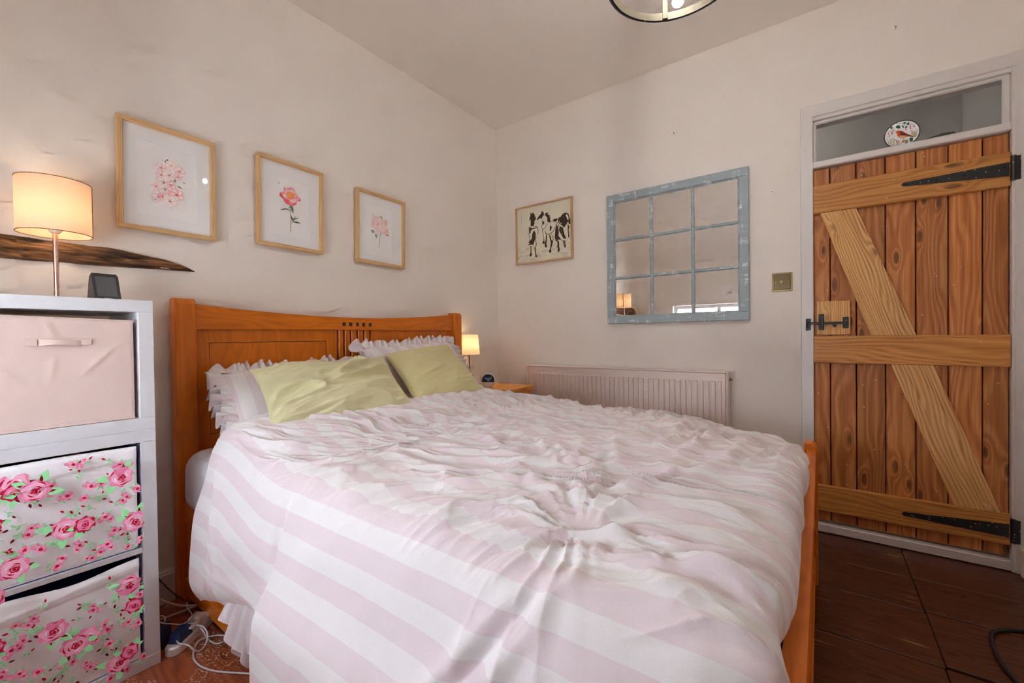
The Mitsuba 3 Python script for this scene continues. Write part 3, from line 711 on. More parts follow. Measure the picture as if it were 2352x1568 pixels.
# ------------------------------------------------------------------ white cube cabinets
def kallax(label, z0, rowz, x0=.014, x1=.434):
    C = thing('storage_cube_unit', label, 'storage unit', None)
    y0, y1, tk, c = 1.742, 2.098, .038, .0012
    z1 = rowz[-1]
    obj('top', cbox(x0, x1, y0, y1, z1 - tk, z1, c), 'mat_laminate', C)
    obj('base', cbox(x0, x1, y0, y1, z0, z0 + tk, c), 'mat_laminate', C)
    obj('side', cbox(x0, x0 + tk, y0 + .0008, y1, z0 + tk, z1 - tk, c), 'mat_laminate', C)
    obj('side', cbox(x1 - tk, x1, y0 + .0008, y1, z0 + tk, z1 - tk, c), 'mat_laminate', C)
    for zz in rowz[:-1]: obj('shelf', cbox(x0 + tk, x1 - tk, y0 + .003, y1, zz - .008, zz + .008, c), 'mat_laminate', C)
    return C
kallax('white two compartment cube unit standing on the floor, holding floral boxes', 0.0, (.3815, .763))
kallax('white single compartment cube unit stacked on top, holding a pink box', .7632, (1.175,))

# boxes -------------------------------------------------------
BX0, BX1 = .056, .3905
def cloth_front(x, z, z0, z1, seed, amp):
    """outward bulge / wrinkles of a soft box front"""
    u, w = (x - BX0) / (BX1 - BX0), (z - z0) / (z1 - z0)
    e = np.clip(np.minimum(np.minimum(u, 1 - u) * 8, np.minimum(w, 1 - w) * 8), 0, 1)
    q = np.stack([x * 9, np.zeros_like(x), z * 9], -1)
    return amp * e * (meshkit.fbm(q, 3, seed) - .35)
def soft_box(k, y, z0, z1, seed, amp, mat, top=lambda x: 0 * x, extra=None, inner='mat_dark'):
    n1, n2 = 70, 60
    u, w = np.meshgrid(np.linspace(0, 1, n1), np.linspace(0, 1, n2), indexing='ij')
    x = BX0 + .004 + u * (BX1 - BX0 - .008); z = z0 + w * (z1 + top(x) - z0)
    d = cloth_front(x, z, z0, z1, seed, amp)
    if extra is not None: d = d + extra(x, z)
    r = .004
    v = np.stack([x, y - d, z], -1)
    ed = np.minimum(np.minimum(u, 1 - u) * (BX1 - BX0), np.minimum(w, 1 - w) * (z1 - z0)); v[..., 1] += r * np.exp(-(ed / r) ** 2)
    vv = v.reshape(-1, 3); f = orient(vv, grid_faces(n1, n2), (0, -1, 0))
    obj('front', (vv, f), mat, k, True)
    xa, xb = BX0 + .004, BX1 - .004
    zt = z1 + min(float(top(np.array(xa))), float(top(np.array(xb))), float(top(np.array((xa + xb) / 2)))) - .004
    obj('side_panel', cat([cbox(xa, xa + .004, y + .004, y + .30, z0, zt, 0), cbox(xb - .004, xb, y + .004, y + .30, z0, zt, 0), cbox(xa, xb, y + .30, y + .304, z0, zt, 0), cbox(xa, xb, y + .003, y + .30, z0, z0 + .004, 0)]), mat if inner == 'mat_dark' else inner, k)
    obj('rim', tube([(xx, y + .003, z1 + float(top(np.array(xx)))) for xx in np.linspace(xa, xb, 20)], .0028, 6), mat, k, True)
    return lambda x, z: y - cloth_front(x, z, z0, z1, seed, amp) - (extra(x, z) if extra is not None else 0)


PB = thing('fabric_box', 'plain blush pink fabric storage box with a cloth pull handle, in the top cube', 'storage box')
def pink_extra(x, z):
    # sag of the cloth under the handle: soft diagonal folds
    def fold(xa, za, xb, zb, w, a):
        d = np.array([xb - xa, zb - za]); Ld = np.linalg.norm(d); d /= Ld
        s = (x - xa) * d[0] + (z - za) * d[1]; q = -(x - xa) * d[1] + (z - za) * d[0]
        return a * np.exp(-(q / w) ** 2) * S(-.02, .03, s) * S(Ld + .02, Ld - .03, s)
    return fold(.20, 1.10, .215, 1.055, .008, .004) + fold(.07, 1.0, .15, .94, .010, .005) + fold(.34, 1.03, .27, .95, .009, .004) + fold(.215, 1.0, .205, .94, .008, .003) - fold(.10, 1.05, .26, 1.0, .03, .003)
pf = soft_box(PB, 1.753, .803, 1.118, 11, .006, 'mat_fabric_pink', lambda x: -.010 * (x - .1) / .3, pink_extra)
hn = 40
hs = np.linspace(0, 1, hn); hxs = .160 + hs * .130; hz = 1.046 + hs * .0 - .006 * hs
row = []
for wv in np.linspace(-1, 1, 7):
    lift = .001 + .016 * np.clip(np.sin(np.pi * np.clip((hs - .16) / .68, 0, 1)), 0, 1) ** .7 * (1 - .3 * wv)
    zz_ = hz + wv * .009 + .004 * np.sin(np.pi * np.clip((hs - .2) / .6, 0, 1)) * (wv < 0) * -wv
    row.append(np.stack([hxs, np.array([pf(np.array(a), np.array(b)) for a, b in zip(hxs, zz_)]).ravel() - lift, zz_], -1))
v = np.array(row).reshape(-1, 3); obj('handle', (v, orient(v, grid_faces(7, hn), (0, -1, 0))), 'mat_fabric_pink', PB, True)
for a in (.160, .268): obj('stitch_patch', cbox(a, a + .022, 1.7465, 1.7485, 1.036, 1.054, .0006), 'mat_fabric_pink', PB)

CR, PK, PL, GR, WH, DK = (186, 22, 62), (232, 132, 172), (244, 178, 206), (158, 226, 168), (250, 242, 246), (120, 10, 44)
def rose(p, x, y, r, red=False, rot=0.):
    rg = np.random.default_rng(int(x * 1e5) % 99991)
    base, mid, hi = (CR, PK, PL) if red else (PK, PL, WH)
    for i in range(int(3 + rg.integers(0, 2))):
        a = rot + rg.uniform(0, 6.28); L_ = r * rg.uniform(1.0, 1.45)
        p.leaf(x + .75 * r * math.cos(a), y + .75 * r * math.sin(a), L_, L_ * .55, a + rg.uniform(-.4, .4), GR)
        if rg.random() < .6: p.leaf(x + .8 * r * math.cos(a), y + .8 * r * math.sin(a), L_ * .55, L_ * .2, a + .5, DK)
    p.blob(x, y, r, base, 7, .09, rot, 1.08)
    for i in range(6):
        a = rot + i * 1.05 + .4; p.blob(x + .52 * r * math.cos(a), y + .52 * r * math.sin(a), .40 * r, mid, 0, 0, a, 1.15, 10)
    for i in range(5):
        a = rot + i * 1.26; p.arc(x + .12 * r * math.cos(a), y + .12 * r * math.sin(a), .74 * r, a - .5, a + .55, .17 * r, CR if i % 2 or red else PK)
    for i in range(4):
        a = rot + i * 1.57 + .7; p.arc(x, y - .08 * r, .50 * r, a - .55, a + .6, .15 * r, hi if i % 2 else CR)
    p.blob(x + .05 * r, y - .08 * r, .34 * r, CR, 5, .12, rot)
    for i in range(3): p.arc(x + .05 * r, y - .08 * r, (.27 - .08 * i) * r, i * 2.1 + rot, i * 2.1 + 2.4 + rot, .07 * r, PL)
    p.blob(x + .05 * r, y - .1 * r, .09 * r, DK)
def posy(p, x, y, r, rot=0.):
    rg = np.random.default_rng(int(abs(y) * 1e5) % 99991)
    for i in range(2):
        a = rot + rg.uniform(0, 6.28); p.leaf(x + .5 * r * math.cos(a), y + .5 * r * math.sin(a), r * 1.1, r * .5, a, GR)
    for i in range(int(rg.integers(1, 4))):
        a = rot + 2 + i * 2.0; cx, cy = (x, y) if i == 0 else (x + 1.0 * r * math.cos(a), y + 1.0 * r * math.sin(a)); s = r * (1 if i == 0 else .7)
        for j in range(5):
            b = rot + j * 1.2566; p.blob(cx + .5 * s * math.cos(b), cy + .5 * s * math.sin(b), .42 * s, PK if (i + j) % 2 else PL, 0, 0, b, 1.1, 8)
        p.blob(cx, cy, .30 * s, WH if i % 2 else CR, 5, .2, rot)
        for j in range(3): b = rot + j * 2.1; p.stroke([(cx, cy), (cx + .3 * s * math.cos(b), cy + .3 * s * math.sin(b))], s * .12, CR)
def sprig(p, x, y, L_, a):
    p.stroke([(x, y), (x + .5 * L_ * math.cos(a), y + .5 * L_ * math.sin(a)), (x + L_ * math.cos(a + .25), y + L_ * math.sin(a + .25))], L_ * .04, GR, 6)
    for s, o, cc in ((.35, .8, GR), (.6, -.8, GR), (.95, .3, DK if a > 3 else CR)):
        p.leaf(x + s * L_ * math.cos(a + .1), y + s * L_ * math.sin(a + .1), L_ * .40, L_ * .19, a + o, cc)

big2 = [(.128, .686, 0), (.126, .664, 1), (.162, .659, 0), (.330, .650, 0), (.216, .541, 0), (.252, .541, 1), (.357, .512, 0), (.122, .478, 0), (.085, .60, 1), (.08, .42, 0)]
sm2 = [(.145, .678), (.150, .629), (.199, .648), (.192, .632), (.229, .612), (.262, .596), (.299, .629), (.359, .668), (.338, .675), (.252, .704), (.240, .700), (.343, .566), (.352, .574), (.322, .484), (.248, .470), (.158, .553), (.152, .538), (.145, .500), (.173, .491), (.202, .434), (.212, .452), (.271, .428), (.288, .438), (.348, .430), (.30, .536), (.075, .66), (.07, .51), (.09, .56), (.27, .636), (.37, .60), (.30, .46), (.375, .45)]
big3 = [(.343, .322, 0), (.353, .258, 1), (.253, .220, 0), (.228, .216, 0), (.166, .110, 0), (.186, .114, 1), (.315, .118, 0), (.338, .136, 1), (.186, .283, 0), (.085, .30, 1), (.08, .16, 0)]
sm3 = [(.128, .300), (.150, .288), (.160, .302), (.120, .24), (.140, .255), (.188, .236), (.208, .246), (.262, .19), (.252, .180), (.230, .146), (.296, .214), (.302, .198), (.272, .272), (.348, .196), (.370, .184), (.255, .132), (.262, .118), (.340, .062), (.22, .060), (.17, .066), (.10, .20), (.13, .19), (.115, .115), (.20, .17), (.30, .17), (.27, .06), (.30, .07), (.37, .28), (.16, .18), (.375, .09), (.10, .07)]
def floral(key, y, z0, z1, seed, bigs, smalls, top, cuff):
    fnY = soft_box(key, y, z0, z1, seed, .0025, 'mat_fabric_white', top, lambda x, z: cuff_fn(x, z), 'mat_fabric_navy')
    p = Paint(.004)
    rg = np.random.default_rng(seed)
    for i in range(60):
        sprig(p, rg.uniform(BX0 + .02, BX1 - .02), rg.uniform(z0 + .02, z1 - .03), rg.uniform(.020, .034), rg.uniform(0, 6.28))
    for x, z in smalls: posy(p, x, z, rg.uniform(.0105, .0145), rg.uniform(0, 6))
    for x, z, rd in bigs: rose(p, x, z, .0200 if rd else .0265, bool(rd), rg.uniform(0, 6))
    v, f, c = p.mesh(lambda q: q)
    # keep to the face of the box
    tri = v[f]; cen = tri.mean(1)
    ok = (tri[..., 0].min(1) > BX0 + .006) & (tri[..., 0].max(1) < BX1 - .011) & (tri[..., 1].min(1) > z0 + .004) & (tri[..., 1].max(1) < z1 - .004 + top(cen[:, 0]))
    f = f[ok]
    w = np.stack([v[:, 0], fnY(v[:, 0], v[:, 1]) - .0004 - v[:, 2], v[:, 1]], -1)
    obj('print', (w, f[:, ::-1]), 'mat_print', key, False, None, c)
def cuff_fn(x, z): return 0 * x
FB = thing('fabric_box', 'white storage box with rose print in the middle cube', 'storage box', None)
cuff_fn = lambda x, z: .0035 * S(.664 + (x - .23) * .06, .668 + (x - .23) * .06, z)
floral(FB, 1.750, .391, .716, 21, big2, sm2, lambda x: -.004 * np.abs(x - .22) / .17, None)
FB = thing('fabric_box', 'white storage box with rose print in the bottom cube, its navy lining showing', 'storage box', None)
cuff_fn = lambda x, z: .0035 * S(.305 + (x - .23) * .10, .309 + (x - .23) * .10, z) + .003 * np.exp(-((z - .325 - (x - .23) * .1) / .006) ** 2)
floral(FB, 1.749, .039, .351, 33, big3, sm3, lambda x: .008 - .018 * np.exp(-((x - .24) / .09) ** 2), None)
# dark things glimpsed in the middle box
for i, (x, c) in enumerate(((.165, 'mat_plastic_black'), (.192, 'mat_plastic_navy'), (.217, 'mat_dark'), (.238, 'mat_brass_aged'), (.259, 'mat_seam'))):
    kk = thing('book', ('black', 'navy', 'charcoal', 'tan', 'brown')[i] + ' spine standing inside the middle rose print box', 'book', 'books inside the middle box')
    scene[kk] = mikit.ply(cbox(x - .009, x + .009, 1.79, 1.97, .40, .714, .001), c)

# ------------------------------------------------------------------ lamp on the cabinet
ZCAB = 1.175
def bulb(parent, c, r, rad, col=LAMP_WARM):
    obj('bulb', trimesh.creation.icosphere(2, r).apply_translation(c), 'mat_plastic_white', parent, True, emitter={'type': 'area', 'radiance': {'type': 'rgb', 'value': [rad * x for x in col]}})
def drum(c, r0, r1, z0, z1, n=72):
    a = np.linspace(0, 2 * np.pi, n + 1)
    zz = np.linspace(0, 1, 5)
    v = np.array([[(c[0] + (r0 + (r1 - r0) * t) * math.cos(b), c[1] + (r0 + (r1 - r0) * t) * math.sin(b), z0 + (z1 - z0) * t) for b in a] for t in zz]).reshape(-1, 3)
    return (v, grid_faces(5, n + 1))
def ring(c, r, z, rad, n=72, sides=6):
    a = np.linspace(0, 2 * np.pi, n + 1); return tube([(c[0] + r * math.cos(b), c[1] + r * math.sin(b), z) for b in a], rad, sides, caps=False)
LP = thing('table_lamp', 'lit copper table lamp with blush pink drum shade on the white cabinet', 'lamp')
lc = (.256, 2.022)
obj('base', lathe([(0, 0), (.058, 0), (.060, .003), (.058, .007), (.012, .010), (0, .011)], (lc[0], lc[1], ZCAB)), 'mat_copper', LP, 30)
obj('stem', lathe([(.0068, .008), (.0068, .225), (.009, .226), (.009, .245), (0, .246)], (lc[0], lc[1], ZCAB), 20), 'mat_copper', LP, 30)
obj('bulb_holder', lathe([(0, 0), (.012, 0), (.020, .012), (.021, .022), (.016, .028), (0, .03)], (lc[0], lc[1], 1.402), 24), 'mat_plastic_white', LP, 30)
bulb(LP, (lc[0], lc[1], 1.468), .026, 14)
sh = obj('shade', drum(lc, .0875, .0875, 1.397, 1.566), 'mat_shade_pink', LP, True)
obj('rim', ring(lc, .0875, 1.397, .0014), 'mat_seam', sh, True); obj('rim', ring(lc, .0875, 1.566, .0014), 'mat_seam', sh, True)
obj('seam', cat([hull([(lc[0] + rr * math.cos(a), lc[1] + rr * math.sin(a), z) for rr in (.0872, .0890) for a in (-.30, -.22) for z in (1.398, 1.565)])]), 'mat_seam', sh)
obj('spider', cat([tube([(lc[0], lc[1], 1.425), (lc[0] + .087 * math.cos(a), lc[1] + .087 * math.sin(a), 1.425)], .0012, 6) for a in (0, 2.09, 4.19)]), 'mat_steel', LP)

# tablet like smart display
SD = thing('smart_display', 'small dark tilted desk display with a grey screen on the white cabinet', 'display')
def local(mesh, loc, rz, tilt=0.0):
    m = mesh.copy()
    m.apply_transform(trimesh.transformations.rotation_matrix(tilt, (1, 0, 0))); m.apply_transform(trimesh.transformations.rotation_matrix(rz, (0, 0, 1))); m.apply_translation(loc); return m
sdl = ((.346, 1.835, ZCAB), .10)
w_, h_ = .0325, .088
obj('body', local(hull([(sx * (w_ - .002), y, z) for sx in (-1, 1) for y, z in ((.004, 0), (.075, 0), (.055, .078), (.034, h_ + .001))]), *sdl), 'mat_plastic_grey', SD)
obj('bezel', local(hull([(sx * (w_ - a), .004 + z * .34 + yy, z) for sx in (-1, 1) for a, zs in ((0, (.006, h_ - .006)), (.006, (.0, h_))) for z in zs for yy in (-.004, .001)]), *sdl), 'mat_plastic_black', SD)
obj('screen', local(hull([(sx * .0245, .004 + z * .34 - .0046 + yy, z) for sx in (-1, 1) for z in (.014, .078) for yy in (0, .001)]), *sdl), 'mat_screen', SD)
obj('badge', local(hull([(sx * .009, .004 + z * .34 - .0046 + yy, z) for sx in (-1, 1) for z in (.0065, .0085) for yy in (0, .001)]), *sdl), 'mat_plastic_white', SD)

# ------------------------------------------------------------------ things seen only in the mirror: side unit, desk lamp, print
SU = thing('side_unit', 'plain white side unit in the corner left of the cube units', 'storage unit')
obj('top', cbox(-.375, .004, 1.78, 2.095, 1.137, 1.16, .001), 'mat_laminate', SU)
obj('carcass', cat([cbox(-.375, -.350, 1.785, 2.095, 0, 1.137, .001), cbox(-.021, .004, 1.785, 2.095, 0, 1.137, .001), cbox(-.35, -.021, 2.07, 2.095, 0, 1.137, .001)] + [cbox(-.35, -.021, 1.79, 2.07, z, z + .02, .001) for z in (.02, .38, .76)]), 'mat_laminate', SU)
DL = thing('desk_lamp', 'orange wooden jointed desk lamp on the side unit, reflected in the mirror', 'lamp')
obj('base', lathe([(0, 0), (.045, 0), (.045, .012), (0, .014)], (-.22, 1.98, 1.16)), 'mat_pine', DL, 30)
for a, b in (((-.22, 1.98, 1.172), (-.10, 1.99, 1.36)), ((-.22, 1.95, 1.172), (-.25, 1.97, 1.34)), ((-.10, 1.99, 1.36), (-.02, 2.0, 1.40))): obj('arm', tube([a, b], .009, 8), 'mat_pine', DL)
SPK = thing('dark_speaker', 'dark rectangular speaker standing behind the copper lamp, reflected in the mirror', 'speaker')
scene[SPK] = mikit.ply(cbox(-.13, -.03, 2.03, 2.085, 1.16, 1.31, .004), 'mat_plastic_black')
OR = thing('ornament', 'small black ornament with a white base on the side unit, reflected in the mirror', 'ornament')
obj('base', cbox(-.37, -.29, 1.80, 1.86, 1.16, 1.19, .003), 'mat_plastic_white', OR)
obj('figure', lathe([(0, 0), (.03, 0), (.022, .02), (.012, .04), (.006, .06), (0, .075)], (-.33, 1.83, 1.19), 16), 'mat_plastic_black', OR, 30)
PN = thing('seaside_print', 'little unframed seaside print pinned above the window, reflected in the mirror', 'print')
obj('paper', cbox(XN, XN + .0015, .865, .975, 1.485, 1.64, 0), 'mat_paper', PN)
p = Paint()
p.poly([(-.957, 1.545), (-.885, 1.545), (-.885, 1.57), (-.91, 1.56), (-.957, 1.555)], (150, 182, 214)); p.poly([(-.912, 1.555), (-.898, 1.555), (-.898, 1.60), (-.905, 1.61), (-.912, 1.60)], (206, 174, 130)); p.blob(-.935, 1.57, .006, (120, 110, 130))
for zz in (1.53, 1.52, 1.51): p.stroke([(-.945, zz), (-.895, zz)], .0015, (176, 176, 184), 2)
v, f, c = p.mesh(lambda v: np.stack([XN + .0018 + v[:, 2], -v[:, 0], v[:, 1]], -1))
obj('ink', (v, f), 'mat_print', PN, False, None, c)

# ------------------------------------------------------------------ pendant
PD = thing('ceiling_pendant', 'glass cylinder pendant lamp with dark metal rim hanging from the ceiling', 'pendant lamp')
pc, pr_ = (1.303, .337), .199
a = np.linspace(0, 2 * np.pi, 81)
cyl = np.array([[(pc[0] + .191 * math.cos(b), pc[1] + .191 * math.sin(b), z) for b in a] for z in (2.112, 2.2, 2.3, 2.40)]).reshape(-1, 3)
obj('glass_shade', (cyl, grid_faces(4, 81)), 'mat_glass', PD, True)
obj('bottom_rim', ring(pc, .196, 2.104, .0058, 96, 10), 'mat_iron', PD, True)
obj('inner_band', (np.array([[(pc[0] + .1885 * math.cos(b), pc[1] + .1885 * math.sin(b), z) for b in a] for z in (2.098, 2.122)]).reshape(-1, 3), grid_faces(2, 81)), 'mat_pendant_band', PD, True)
obj('top_rim', ring(pc, .196, 2.40, .0065, 96, 10), 'mat_iron', PD, True)
for q in range(4):
    b = .45 + q * math.pi / 2
    c, s = math.cos(b), math.sin(b)
    obj('strut', hull([(pc[0] + rr * c - t * s, pc[1] + rr * s + t * c, z) for rr in (.183, .188) for t in (-.008, .008) for z in (2.10, 2.405)]), 'mat_pendant_band', PD)
obj('cross_bar', cat([tube([(pc[0] - .19 * math.cos(b), pc[1] - .19 * math.sin(b), 2.405), (pc[0] + .19 * math.cos(b), pc[1] + .19 * math.sin(b), 2.405)], .004, 8) for b in (.45, .45 + math.pi / 2)]), 'mat_iron', PD)
obj('rod', tube([(*pc, 2.33), (*pc, ZC - .02)], .006, 10), 'mat_iron', PD)
obj('ceiling_rose', lathe([(0, 0), (.05, 0), (.055, -.012), (.03, -.022), (0, -.023)][::-1], (*pc, ZC)), 'mat_iron', PD, 30)
bulb(PD, (*pc, 2.285), .017, 760, (1, .93, .86))
obj('bulb_holder', lathe([(0, .0), (.016, 0), (.018, .03), (.008, .05), (0, .05)], (*pc, 2.302), 20), 'mat_brass', PD, 30)

# ------------------------------------------------------------------ robin plate behind the transom glass
RP = thing('robin_plate', 'round hand painted robin and berries suncatcher standing in the transom', 'plate')
rc = (-.318, 1.994)
px_ = XR + .022
def disc_pts(r, n=48): return [(.318 + r * math.cos(b), rc[1] + r * math.sin(b) * 1.0) for b in np.linspace(0, 2 * np.pi, n, endpoint=False)]
obj('disc', prism(disc_pts(.0615), .004, (px_ + .004, 0, 0), (0, -1, 0), (0, 0, 1)), 'mat_fabric_white', RP)
obj('rim', tube([(px_ + .001, -.318 + .063 * math.cos(b), rc[1] + .063 * math.sin(b)) for b in np.linspace(0, 2 * np.pi, 60)], .0022, 6, caps=False), 'mat_inlay', RP, True)
p = Paint(.004)
AR = lambda x, y: (.00014638 * x + .19208, -4.277e-5 * x - .00019883 * y + 2.14051)
def rp(pts, c): p.poly([AR(*q) for q in pts], c)
def rs(pts, w, c): p.stroke([AR(*q) for q in pts], w, c)
rs([(730, 290), (780, 305), (840, 305)], .0014, (70, 50, 40))
for pts in ([(880, 300), (910, 270), (975, 270), (930, 320)], [(960, 315), (1030, 262), (1052, 320), (1010, 335)], [(862, 325), (910, 360), (905, 405), (875, 390)], [(715, 365), (780, 335), (825, 365), (825, 410), (775, 420), (715, 400)], [(932, 390), (975, 360), (1005, 375), (960, 415)], [(568, 400), (605, 365), (650, 415), (600, 430)],
            [(1040, 660), (1090, 630), (1140, 650), (1120, 690), (1060, 700)], [(1035, 720), (1060, 700), (1150, 690), (1100, 735)], [(870, 850), (910, 790), (975, 790), (970, 820)], [(930, 770), (1000, 715), (1010, 740), (970, 775)]): rp(pts, (36, 92, 74))
for pts in ([(930, 340), (970, 390)], [(1075, 325), (1120, 340), (1150, 370)], [(1060, 330), (1062, 420)], [(610, 360), (600, 500), (625, 560)], [(590, 480), (530, 520), (520, 550)], [(555, 560), (555, 600)], [(650, 470), (600, 520)]): rs(pts, .0010, (70, 80, 50))
for x, y in ((1160, 372), (1065, 428), (960, 440), (525, 545), (620, 552), (555, 608), (655, 472), (635, 512), (1062, 380)): p.blob(*AR(x, y), .0026, (196, 34, 60))
rp([(695, 515), (735, 495), (760, 475), (815, 470), (860, 480), (980, 545), (1150, 610), (1140, 625), (1000, 600), (930, 640), (870, 655), (800, 640), (750, 590), (738, 530)], (134, 74, 44))
rp([(735, 495), (765, 475), (810, 490), (812, 540), (790, 590), (800, 640), (755, 600), (738, 535)], (222, 86, 44)); rp([(800, 590), (980, 595), (930, 640), (870, 655), (810, 642)], (216, 170, 116)); rp([(830, 520), (900, 530), (990, 575), (960, 595), (830, 585)], (110, 50, 46))
p.blob(*AR(775, 505), .0013, (30, 20, 20)); rs([(900, 655), (880, 710)], .001, (60, 40, 30)); rp([(845, 770), (880, 700), (1030, 685), (1000, 715), (900, 750)], (176, 122, 74))
for i in range(16):
    x = 520 + i * 17; rs([(x + 60, 860), (x + 30 + rng.uniform(-40, 40), 760), (x + rng.uniform(-30, 60), 650 + rng.uniform(0, 80))], .0009, ((120, 110, 60), (80, 84, 50), (190, 170, 90))[i % 3])
for i in range(8):
    x = 1090 + i * 20; rs([(1180, 620), (x, 540), (x - 10 + rng.uniform(-30, 30), 440 + rng.uniform(0, 60))], .0009, ((110, 104, 60), (150, 150, 70))[i % 2])
v, f, c = p.mesh(lambda v: np.stack([px_ - .0002 - v[:, 2], -v[:, 0], v[:, 1]], -1))
obj('painting', (v, f), 'mat_print', RP, False, None, c)
DB = thing('dark_ornament', 'low dark object lying behind the transom glass beside the robin plate', 'ornament')
scene[DB] = mikit.ply(hull([(XR + .05 + dx, y, z) for dx in (0, .04) for y, z in ((-.375, 1.938), (-.52, 1.938), (-.40, 1.955), (-.46, 1.968), (-.50, 1.965))]), 'mat_dark')

# ------------------------------------------------------------------ bed frame
BD = thing('bed', 'orange varnished wooden double bed frame with slatted headboard', 'bed')
def post(x0, x1, y0, y1, z1):
    q = [(y0, 0), (y0, z1 - .022), (y0 + .006, z1 - .008), (y0 + .018, z1), (y1, z1), (y1, 0)]
    return hull([(x, y, z) for x, e in ((x0, 1), (x0 + .004, 0), (x1 - .004, 0), (x1, 1)) for y, z in ([(a, b) for a, b in q] if not e else [(a + (.004 if a < y1 - .01 else -.004), b - .003) for a, b in q])])
HX0_, HX1_ = .576, 2.222
hb = obj('headboard', cbox(.64, 2.155, 2.088, 2.094, .30, .62, 0), 'mat_bed_wood', BD, False) if False else None
for a, b in ((HX0_, .648), (2.150, HX1_)):
    wobj('headboard_post', post(a, b, 2.046, 2.112, 1.214), 'mat_bed_wood', BD, (0, 0, 1))
# curved top rail
nr = 50; xs = np.linspace(.646, 2.152, nr); t = (xs - 1.399) / .753
top = 1.158 + .039 * np.abs(t) ** 1.8 + .004 * t
poly = [(x, z) for x, z in zip(xs, top)] + [(2.152, 1.0925), (.646, 1.0925)]
def rail(d0, d1, inset): 
    pts = [(x, z - inset) for x, z in zip(xs, top)] + [(2.152, 1.0925 + inset), (.646, 1.0925 + inset)]
    return prism(pts[::-1], d1 - d0, (0, d1, 0), (1, 0, 0), (0, 0, 1))
rl = wobj('headboard_rail', cat([rail(2.062, 2.100, .0), ]), 'mat_bed_wood', BD, (1, 0, 0))
for x in (1.316, 1.356, 1.397, 1.437, 1.479): obj('inlay', cbox(x - .0095, x + .0095, 2.0608, 2.064, 1.1125, 1.1325, .0008), 'mat_inlay', rl, label='small black square inlay')
for (a, b), (c0, c1) in (((.646, 1.284), (.700, 1.225)), ((1.497, 2.152), (1.566, 2.085))):
    pk = wobj('headboard_panel', cat([cbox(a, c0, 2.080, 2.098, .30, 1.0935, 0), cbox(c1, b, 2.080, 2.098, .30, 1.0935, 0), cbox(c0, c1, 2.080, 2.098, 1.0355, 1.0935, 0), cbox(c0, c1, 2.080, 2.098, .30, .649, 0)]), 'mat_bed_wood', BD, (0, 0, 1))
    wobj('inset', hull([(x, y, z) for e, y in ((.0025, 2.0835), (.0035, 2.097)) for x in (c0 + e, c1 - e) for z in (.649 + e, 1.0355 - e)]), 'mat_bed_wood', pk, (0, 0, 1))
for a, b in ((1.296, 1.322), (1.333, 1.363), (1.372, 1.403), (1.415, 1.446), (1.456, 1.486)):
    wobj('headboard_slat', cbox(a, b, 2.078, 2.098, .45, 1.0935, .003), 'mat_bed_wood', BD, (0, 0, 1))
wobj('headboard_rail', cbox(1.28, 1.50, 2.076, 2.100, .30, .455, .002), 'mat_bed_wood', BD, (1, 0, 0))
# side rails (upper board proud of a lower panel) and foot
for sx, a, b in ((-1, .592, .622), (1, 2.165, 2.195)):
    wobj('side_rail', cbox(a, b, .05, 2.05, .325, .42, .004), 'mat_bed_wood', BD, (0, 1, 0))
    wobj('side_panel', cbox(a + .006, b - .004, .05, 2.05, .10, .328, .002), 'mat_bed_wood', BD, (0, 1, 0))
    wobj('side_rail', cbox(a - .002, b, .05, 2.05, .035, .105, .005), 'mat_bed_wood', BD, (0, 1, 0))
for a, b in ((.570, .642), (2.150, 2.222)):
    wobj('footboard_post', post(a, b, .012, .058, .586), 'mat_bed_wood', BD, (0, 0, 1))
xs = np.linspace(.64, 2.152, 40); t = (xs - 1.396) / .756; tp = .535 + .030 * np.abs(t) ** 1.8
pts = [(x, z) for x, z in zip(xs, tp)] + [(2.152, .44), (.64, .44)]
wobj('footboard_rail', prism(pts[::-1], .032, (0, .050, 0), (1, 0, 0), (0, 0, 1)), 'mat_bed_wood', BD, (1, 0, 0))
wobj('footboard_panel', cbox(.64, 2.152, .026, .042, .10, .445, .001), 'mat_bed_wood', BD, (0, 0, 1))
wobj('footboard_rail', cbox(.64, 2.152, .020, .050, .05, .12, .003), 'mat_bed_wood', BD, (1, 0, 0))

# mattress with sheet
MT = thing('mattress', 'mattress under a plain white fitted sheet, its corner bare by the headboard post', 'mattress')
nA, nB = 120, 90
def rbox_surface(x0, x1, y0, y1, z0, z1, r, n=2, seed=1):
    import manifold3d as m3
    pts = [(x, y, z) for x in (x0 + r, x1 - r) for y in (y0 + r, y1 - r) for z in (z0 + r, z1 - r)]
    sp = [m3.Manifold.sphere(r, 24).translate(p) for p in pts]
    m = m3.Manifold.batch_hull(sp).refine_to_length(.03).to_mesh()
    return trimesh.Trimesh(m.vert_properties[:, :3], m.tri_verts, process=True)
m = rbox_surface(.578, 2.165, .10, 2.035, .375, .618, .07)
v = np.array(m.vertices); nn = m.vertex_normals
q = v * [6, 6, 3]; v += nn * ((meshkit.fbm(q, 3, 8)[:, None] - .5) * .018); v[:, 0] = np.minimum(v[:, 0], 2.19)
scene[MT] = mikit.ply((v, m.faces), 'mat_sheet', True)

